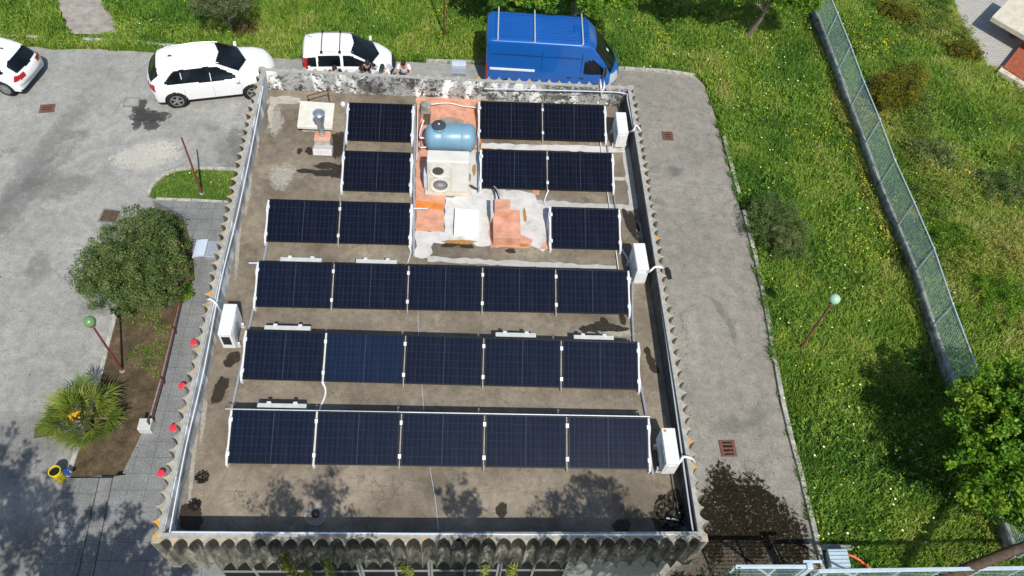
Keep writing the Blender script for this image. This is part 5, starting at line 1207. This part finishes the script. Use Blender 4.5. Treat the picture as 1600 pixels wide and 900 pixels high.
def _scrub():
    V, F, ti = leaves(scrub_c, np.full(len(scrub_c), .19), 40, .075, r2, .7, 2.4, np.clip(vnoise(SX, SY, .6)*1.3-.15+r2.normal(0, .2, len(SX)), 0, 1))
    tag(npmesh('scrub', V, F, mat_leaf('scrub_leaves', [(.03, .07, .012), (.10, .17, .022), (.22, .29, .04), (.38, .36, .08)]), ti), 'tangled scrub and tall weeds beyond the mesh fence', 'scrub', kind='stuff')
    n = 2600; A = r2.uniform(0, 2*PI, n); q = np.sqrt(r2.random(n)); cs = [at(x, y, G+.02) for x, y in ((1140, 785), (1165, 800), (1125, 820), (1205, 820), (1235, 850), (1170, 850), (1130, 880), (1245, 890), (1190, 870))]; c = np.array(cs)[r2.integers(0, len(cs), n)]
    P = np.stack([c[:, 0]+np.cos(A)*q*.85, c[:, 1]+np.sin(A)*q*.7, c[:, 2]+r2.random(n)*.02], -1); P = P[(P[:, 0] > max(Q[1].x, Q[2].x)+.1) & (P[:, 0] < at(1245, 800).x)]
    V, F, ti = leaves(P, np.full(len(P), .02), 1, .055, r2, .3, 1.6, r2.random(len(P)))
    tag(npmesh('leaf_litter', V, F, mat_leaf('litter_leaves', [(.008, .006, .004), (.022, .016, .008), (.045, .033, .016), (.14, .11, .07)], .05), ti), 'wet leaf litter and dirt on the mossy lane', 'litter', kind='stuff')
# sparse turf and litter on the bed
n = 60000; X = rng.uniform(-8, 0, n); Y = rng.uniform(1, 14, n); k = inside(bedp, X, Y) & (vnoise(X, Y, 1.2)+(Y-7.2)*.12 > .52); X = X[k]; Y = Y[k]; n = len(X)
h = rng.uniform(.03, .10, n); az = rng.uniform(0, 2*PI, n); wd = rng.uniform(.008, .018, n); sx, sy = -np.sin(az)*wd, np.cos(az)*wd
V = np.stack([np.stack([X-sx, Y-sy, np.full(n, G+.02)], -1), np.stack([X+sx, Y+sy, np.full(n, G+.02)], -1), np.stack([X+np.cos(az)*h*.7, Y+np.sin(az)*h*.7, G+.03+h], -1)], 1).reshape(-1, 3)
g = npmesh('bed_turf', V, np.arange(n*3).reshape(-1, 3), M['blade'], np.repeat(np.clip(rng.normal(.42, .2, n), 0, 1), 3)); tag(g, 'thin dry turf on the planting bed', 'grass', kind='stuff')

def leaves(centers, rads, per, size, r2, flatz=.5, elong=1.7, tint0=None, shell=0.0):
    """leaf quads gathered in clumps round the given centres"""
    C_ = np.repeat(centers, per, 0); R_ = np.repeat(rads, per); n = len(C_)
    v = r2.normal(size=(n, 3)); v /= np.linalg.norm(v, axis=1)[:, None]; q = r2.random(n)**(1/3)*(1-shell)+shell
    P = C_+v*(R_*q)[:, None]*np.array([1, 1, .75])
    az = r2.uniform(0, 2*PI, n); el = r2.normal(0, flatz, n); L_ = size*r2.uniform(.6, 1.3, n)
    d = np.stack([np.cos(az)*np.cos(el), np.sin(az)*np.cos(el), np.sin(el)], -1)*L_[:, None]/2
    t = r2.normal(size=(n, 3)); s = np.cross(d, t); s /= np.linalg.norm(s, axis=1)[:, None]+1e-9; up = np.cross(s, d); s = s*(L_/elong/2)[:, None]
    V = np.stack([P-d, P+s, P+d, P-s], 1).reshape(-1, 3); ti = np.repeat(tint0, per) if tint0 is not None else np.full(n, .5)
    return V, np.arange(n*4).reshape(-1, 4), np.repeat(np.clip(ti+r2.normal(0, .16, n), 0, 1), 4)
_scrub()
def crown_centres(blobs, n, r2):
    out = []; vol = np.array([b[3]*b[4]*b[5] for b in blobs]); vol = vol/vol.sum()
    for b, k in zip(blobs, vol):
        m2 = max(6, int(n*k)); v = r2.normal(size=(m2, 3)); v /= np.linalg.norm(v, axis=1)[:, None]; q = r2.uniform(.05, 1.0, m2)**.55
        out.append(np.array(b[:3])+v*q[:, None]*np.array(b[3:6]))
    return np.concatenate(out)
def tree(name, base, top, blobs, lab, cat, mat, seed, clumps=160, per=60, crad=.28, size=.09, trunk_r=.12, elong=1.7, bark='bark', group=None, limbs=10, lean=None, flatz=.6, crown='crown'):
    r2 = np.random.default_rng(seed); base = Vector(base); e = empty(name, base, 0, lab, cat, group)
    bl = [(b[0]-base.x, b[1]-base.y, b[2]-base.z, *b[3:]) for b in blobs]; cc = crown_centres(bl, clumps, r2)
    V, F, ti = leaves(cc, r2.uniform(.55, 1.2, len(cc))*crad, per, size, r2, flatz, elong, np.clip(r2.normal(.5, .22, len(cc)), 0, 1))
    npmesh(crown, V, F, mat, ti, e)
    topv = Vector(top)-base; mb = MB(); m1 = topv*.5+Vector((r2.normal(0, .08), r2.normal(0, .08), 0))
    mb.tube([Vector((0, 0, -.05)), m1*.5+Vector((.03, 0, 0)), m1, topv], [trunk_r, trunk_r*.85, trunk_r*.7, trunk_r*.35], 9)
    for k in r2.choice(len(cc), min(limbs, len(cc)), replace=False):
        c = Vector(cc[k]); s = m1.lerp(topv, float(r2.random())*.8); md = s.lerp(c, .5)+Vector((0, 0, .1)); c = s.lerp(c, .8); mb.tube([s, md, c], [trunk_r*.34, trunk_r*.2, trunk_r*.06], 6)
    mb.build('trunk', M[bark], e, smooth=True); return e
L_olive = mat_leaf('olive_bush_leaves', [(.045, .06, .022), (.10, .13, .045), (.16, .19, .075), (.24, .22, .13)])
L_bush = mat_leaf('bush_leaves', [(.030, .065, .016), (.075, .135, .032), (.14, .205, .055), (.25, .26, .10)])
L_bright = mat_leaf('bright_leaves', [(.035, .10, .008), (.10, .24, .014), (.19, .35, .022), (.32, .45, .04)], .4)
L_dark = mat_leaf('dark_leaves', [(.010, .024, .010), (.025, .05, .016), (.06, .10, .03), (.20, .26, .13)], .2)
L_yel = mat_leaf('yellowish_leaves', [(.03, .035, .006), (.09, .10, .008), (.17, .17, .01), (.30, .25, .02)])
L_palm = mat_leaf('palm_leaves', [(.03, .06, .008), (.09, .15, .015), (.19, .24, .03), (.32, .33, .07)], .25)
# big bush on the left
b0 = at(228, 420); zc = G+1.25
def bl(px, py, z, rx, ry, rz): p = at(px, py, z); return (p.x, p.y, p.z, rx, ry, rz)
tree('large_bush', b0, (b0.x, b0.y, G+1.7), [bl(200, 400, zc, 1.45, 1.35, .9), bl(235, 360, G+1.5, .95, .8, .75), bl(160, 425, G+1.1, .95, .9, .7), bl(150, 455, G+.9, .75, .65, .6), bl(235, 455, G+1.0, 1.0, .6, .6), bl(215, 340, G+1.6, .6, .5, .5), bl(190, 420, G+1.35, 1.2, 1.0, .8), bl(205, 470, G+1.0, .9, .5, .5), bl(130, 440, G+.9, .5, .5, .4), bl(265, 400, G+1.2, .7, .9, .6)],
     'big rounded olive green bush beside the left walkway', 'bush', L_bush, 21, 900, 82, .19, .068, .07, 2.4, limbs=14, bark='barkdark')
b0 = at(1218, 372)
tree('shrub', b0, (b0.x, b0.y, G+1.0), [bl(1216, 350, G+.7, 1.15, 1.15, .7), bl(1235, 385, G+.5, .8, .7, .5), bl(1200, 325, G+.6, .7, .7, .5)], 'grey green rounded shrub on the right lawn near the kerb', 'shrub', L_bush, 22, 380, 80, .17, .05, .03, 2.2, limbs=6, bark='barkdark')
b0 = at(1405, 160)
tree('shrub', b0, (b0.x, b0.y, G+1.2), [bl(1400, 140, G+.7, 1.2, 1.0, .7), bl(1375, 150, G+.6, .6, .8, .5), bl(1425, 120, G+.6, .7, .6, .6)], 'yellowish dark shrub just beyond the mesh fence', 'shrub', L_yel, 23, 340, 90, .22, .06, .03, 1.8, limbs=6, bark='barkdark')
for px_, py_, rr_, mt_, lb_ in ((1450, 250, .9, 'L_dark', 'dark green bush in the scrub beyond the upper fence'), (1480, 380, 1.0, 'L_bright', 'fresh green bush in the scrub beyond the middle of the fence'), (1560, 300, 1.1, 'L_dark', 'dark bush near the right edge below the terrace'), (1400, 30, .8, 'L_yel', 'yellow flowering bush beyond the top of the fence'), (1560, 470, 1.1, 'L_bright', 'bright bush at the right edge above the large tree'), (1500, 90, .7, 'L_yel', 'low yellowish bush beside the terrace paving')):
    p = at(px_, py_); tree('bush', p, (p.x, p.y, G+.5), [(p.x, p.y, G+.35, rr_, rr_*.8, .38), (p.x+rr_*.6, p.y-.3, G+.3, rr_*.6, rr_*.5, .3), (p.x-rr_*.6, p.y+.4, G+.3, rr_*.5, rr_*.6, .3)], lb_, 'bush', {'L_dark': L_bush, 'L_bright': L_bright, 'L_yel': L_yel}[mt_], 200+px_, 130, 60, .19, .06, .03, 1.8, limbs=4, bark='barkdark')
# trees of the back lawn
b0 = at(362, 44)
tree('olive_tree', b0, (b0.x-.2, b0.y+.4, G+2.6), [bl(345, -12, G+2.4, 1.3, 1.2, .8), bl(370, -6, G+2.2, .8, .8, .6), bl(318, 2, G+2.1, .7, .6, .5)], 'grey green olive tree at the top edge behind the centre car', 'tree', L_olive, 24, 220, 70, .22, .08, .10, 3)
b0 = at(893, 40)
tree('broadleaf_tree', b0, (b0.x, b0.y+.5, G+3.4), [bl(900, -35, G+3.0, 2.0, 1.2, .8), bl(850, 2, G+3.0, .7, .45, .4), bl(925, 4, G+3.1, .7, .45, .4), bl(965, -2, G+3.0, .7, .45, .4), bl(820, -10, G+2.8, .9, .6, .4), bl(760, -30, G+2.8, 1.0, .7, .5)],
     'bright green tree hanging over the blue van', 'tree', L_bright, 25, 480, 60, .22, .12, .14, 1.6)
b0 = at(1168, 54)
tree('broadleaf_tree', b0, at(1205, -10, G+2.6), [bl(1240, -22, G+3.0, 1.3, 1.0, .8), bl(1160, -30, G+3.0, 1.6, 1.0, .8), bl(1265, 0, G+2.6, .7, .6, .5), bl(1090, -30, G+3, 1.2, .9, .7), bl(1225, 2, G+2.8, .5, .35, .35)],
     'green tree with pale leaning trunk at the top edge by the fence', 'tree', L_bright, 26, 480, 60, .24, .10, .13, 1.7)
# big tree lower right
b0 = at(1545, 745)
tree('broadleaf_tree', b0, (b0.x, b0.y, G+3.4), [bl(1570, 660, G+3.0, 1.6, 1.7, 1.0), bl(1545, 720, G+2.6, 1.2, 1.2, .9), bl(1520, 640, G+2.6, .8, .7, .6), bl(1580, 590, G+2.8, .9, .7, .7), bl(1600, 760, G+2.6, 1.2, 1.0, .9), bl(1640, 680, G+3.2, 1.6, 1.6, 1.1), bl(1530, 780, G+2.2, .7, .6, .6), bl(1590, 810, G+2.0, .8, .6, .6)],
     'large bright green tree at the lower right over the fence', 'tree', L_bright, 27, 520, 70, .26, .12, .18, 1.5, limbs=26)
p0 = at(1470, 905, G+1.2); p1 = at(1640, 838, G+2.6); mb = MB(); mb.tube([Vector((0, 0, 0)), (p1-p0)*.5+Vector((0, 0, .1)), p1-p0], [.15, .14, .10], 10); mb.tube([Vector((-.6, -.9, -1.25)), Vector((-.25, -.35, -.5)), Vector((0, 0, 0))], [.17, .16, .15], 10); ob = mb.build('leaning_trunk', M['barkdark'], smooth=True); ob.location = p0; tag(ob, 'dark brown leaning tree trunk crossing the bottom right corner', 'tree trunk')
# trees south of the building: mostly below the picture, their shade falls on the roof
FS = 'trees planted along the front of the building'
tree('slender_tree', (3.0, -4.6, G), (3.0, -4.6, 3.2), [(2.7, -4.7, 3.6, 1.0, .62, 2.2), (3.7, -4.9, 3.4, .7, .6, 1.7), (2.1, -4.5, 4.3, .55, .45, 1.3), (3.3, -4.6, 4.9, .5, .4, 1.1)], 'slender tree shading the front of the roof left of the middle', 'tree', L_dark, 31, 230, 50, .19, .09, .12, 2.4, group=FS)
tree('slender_tree', (5.8, -4.7, G), (5.8, -4.7, 3.2), [(5.7, -4.7, 3.4, .55, .5, 2.1), (6.1, -4.7, 4.6, .45, .4, 1.2)], 'thin tree shading the front of the roof near the middle', 'tree', L_dark, 32, 120, 48, .17, .09, .09, 2.4, group=FS)
tree('slender_tree', (9.0, -4.7, G), (9.0, -4.7, 3.2), [(8.8, -4.7, 3.9, 1.1, .60, 2.2), (9.8, -4.7, 3.2, .8, .5, 1.7), (8.0, -4.6, 4.2, .7, .45, 1.3), (8.9, -4.7, 5.2, .8, .4, 1.0), (7.5, -4.7, 3.5, .5, .4, 1.2)], 'slender tree shading the front of the roof at the right', 'tree', L_dark, 33, 330, 52, .19, .09, .12, 2.4, group=FS)
tree('dark_bush', (9.8, -3.0, G), (9.8, -2.9, -.6), [(9.9, -2.55, -.5, 1.05, .55, .9), (10.6, -2.3, -1.2, .6, .5, .6), (9.2, -2.75, -.4, .6, .45, .7)], 'dark glossy bush at the bottom edge below the right roof corner', 'bush', L_dark, 34, 170, 60, .17, .085, .09, 2.6)
def shoot(px, py, z, lab, sd, hh=.9):
    p = at(px, py, z); r2 = np.random.default_rng(sd); e = empty('young_shoot', (p.x, p.y-.25, z-hh), 0, lab, 'shoot', 'pale shoots in front of the fluted wall')
    mb = MB(); mb.tube([(0, -.1, -2.5), (0, .05, 0), (0, .25, hh)], [.03, .02, .008], 6); mb.build('stem', M['bark'], e)
    c = np.array([(0+r2.normal(0, .02), .25*t, hh*t) for t in np.linspace(.35, 1.0, 9)])+r2.normal(0, .035, (9, 3)); V, F, ti = leaves(c, np.full(9, .10), 34, .085, r2, .8, 3.2, np.clip(r2.normal(.75, .12, 9), 0, 1)); npmesh('foliage', V, F, L_palm, ti, e)
for i, (px, py, l_) in enumerate(((443, 862, 'leftmost of the pale green shoots in front of the fluted wall'), (452, 884, 'low shoot just right of the leftmost one'), (506, 858, 'tallest pale green shoot with fresh tip, left of the middle'), (478, 888, 'small dry shoot between the two left shoots'),
        (516, 890, 'low shoot right of the tallest one'), (637, 884, 'single pale shoot left of the front floodlight'), (760, 888, 'pale shoot right of the front floodlight'), (802, 882, 'rightmost pale shoot in front of the fluted wall'))): shoot(px, py, -.25, l_, 40+i)
# tall trees to the south-west: outside the picture, they dapple the steps and asphalt
FW = 'tall trees beyond the lower left corner'
tree('tall_tree', (-6.5, -5.0, G), (-6.5, -5.0, 3.0), [(-6.8, -4.6, 2.2, 2.2, 1.7, 1.5), (-5.0, -5.6, 2.6, 1.5, 1.3, 1.2), (-8.5, -3.2, 2.5, 1.6, 1.4, 1.2)], 'tall tree whose shade dapples the lower left asphalt', 'tree', L_dark, 51, 330, 55, .30, .13, .2, 1.8, group=FW)
tree('tall_tree', (-2.6, -6.2, G), (-2.6, -6.2, 3.0), [(-2.6, -6.0, 1.6, 1.9, 1.3, 1.5), (-3.9, -5.4, .6, 1.2, .8, 1.2), (-1.2, -6.2, 1.0, 1.2, .9, 1.4)], 'tall tree whose shade dapples the front steps', 'tree', L_dark, 52, 230, 50, .26, .13, .18, 1.8, group=FW)
# fan palm
b0 = at(140, 668); e = empty('fan_palm', b0, 0, 'spiky fan palm with yellow flower clusters at the foot of the bed', 'palm'); r2 = np.random.default_rng(61)
mb = MB(); mb.tube([(0, 0, -.02), (.02, 0, .3), (0, .03, .55)], [.14, .13, .10], 10); mb.build('trunk', M['barkdark'], e)
VV = []; FF = []; TT = []; nb = 0; stems = MB()
for k in range(46):
    az = k*2.39996; el = R(8+74*((k/46)**1.1)); ln = r2.uniform(.62, 1.0)*(1.0 if k < 30 else .75); d = np.array([math.cos(az)*math.cos(el), math.sin(az)*math.cos(el), math.sin(el)])
    o_ = np.array([0, .03, .5]); tip = o_+d*ln; stems.tube([Vector(o_), Vector(o_+d*ln*.5+np.array([0, 0, .03])), Vector(tip)], .010, 5)
    s_ = np.array([-math.sin(az), math.cos(az), 0]); u_ = np.cross(s_, d); tn = np.clip(r2.normal(.5+.15*math.sin(az), .2), 0, 1)
    for q in range(22):
        a = R(-105+210*q/21)+r2.normal(0, .04); L2 = r2.uniform(.44, .62)*(1-.25*abs(q-10.5)/10.5); dd = d*math.cos(a)+s_*math.sin(a); tipq = tip+dd*L2+np.array([0, 0, -.10*r2.random()-.03]); sd_ = np.cross(dd, u_+r2.normal(0, .25, 3)); sd_ /= np.linalg.norm(sd_); wv = .017
        mid = tip+dd*L2*.5; VV += [tip, mid+sd_*wv, tipq, mid-sd_*wv]; FF.append((nb, nb+1, nb+2, nb+3)); nb += 4; TT += [max(0, tn-.15), tn, min(1, tn+.25), tn]
npmesh('fronds', np.array(VV), np.array(FF), L_palm, np.array(TT), e); stems.build('frond_stems', simple('palm_stems', (.22, .24, .08), .7), e)
for k in range(4):
    a = r2.uniform(4.2, 6.2); rr = r2.uniform(.05, .25); b = MB()
    for q in range(16): v = r2.normal(0, .05, 3); b.box((rr*math.cos(a)+v[0]*1.2, rr*math.sin(a)+v[1]*1.2, 1.18+v[2]*.6), (.045, .04, .03), rz=r2.uniform(0, 3))
    b.build('flower_cluster', simple('palm_flowers', (.60, .33, .02), .7), e)
# small bushy growth next to the big bush and thin bed plant
p = at(300, 470); tree('small_plant', p, (p.x, p.y, G+.6), [(p.x, p.y, G+.5, .3, .35, .3)], 'small bright plant at the narrow corner of the bed', 'plant', L_bright, 71, 26, 50, .13, .06, .03, 1.8, limbs=6)
p = at(385, 52); tree('small_plant', p, (p.x, p.y, G+.4), [(p.x, p.y, G+.35, .6, .5, .3)], 'reddish low plant under the olive tree', 'plant', mat_leaf('reddish_leaves', [(.06, .03, .015), (.13, .07, .03), (.14, .12, .03), (.2, .2, .05)]), 72, 40, 40, .18, .06, .03, 1.8, limbs=6)
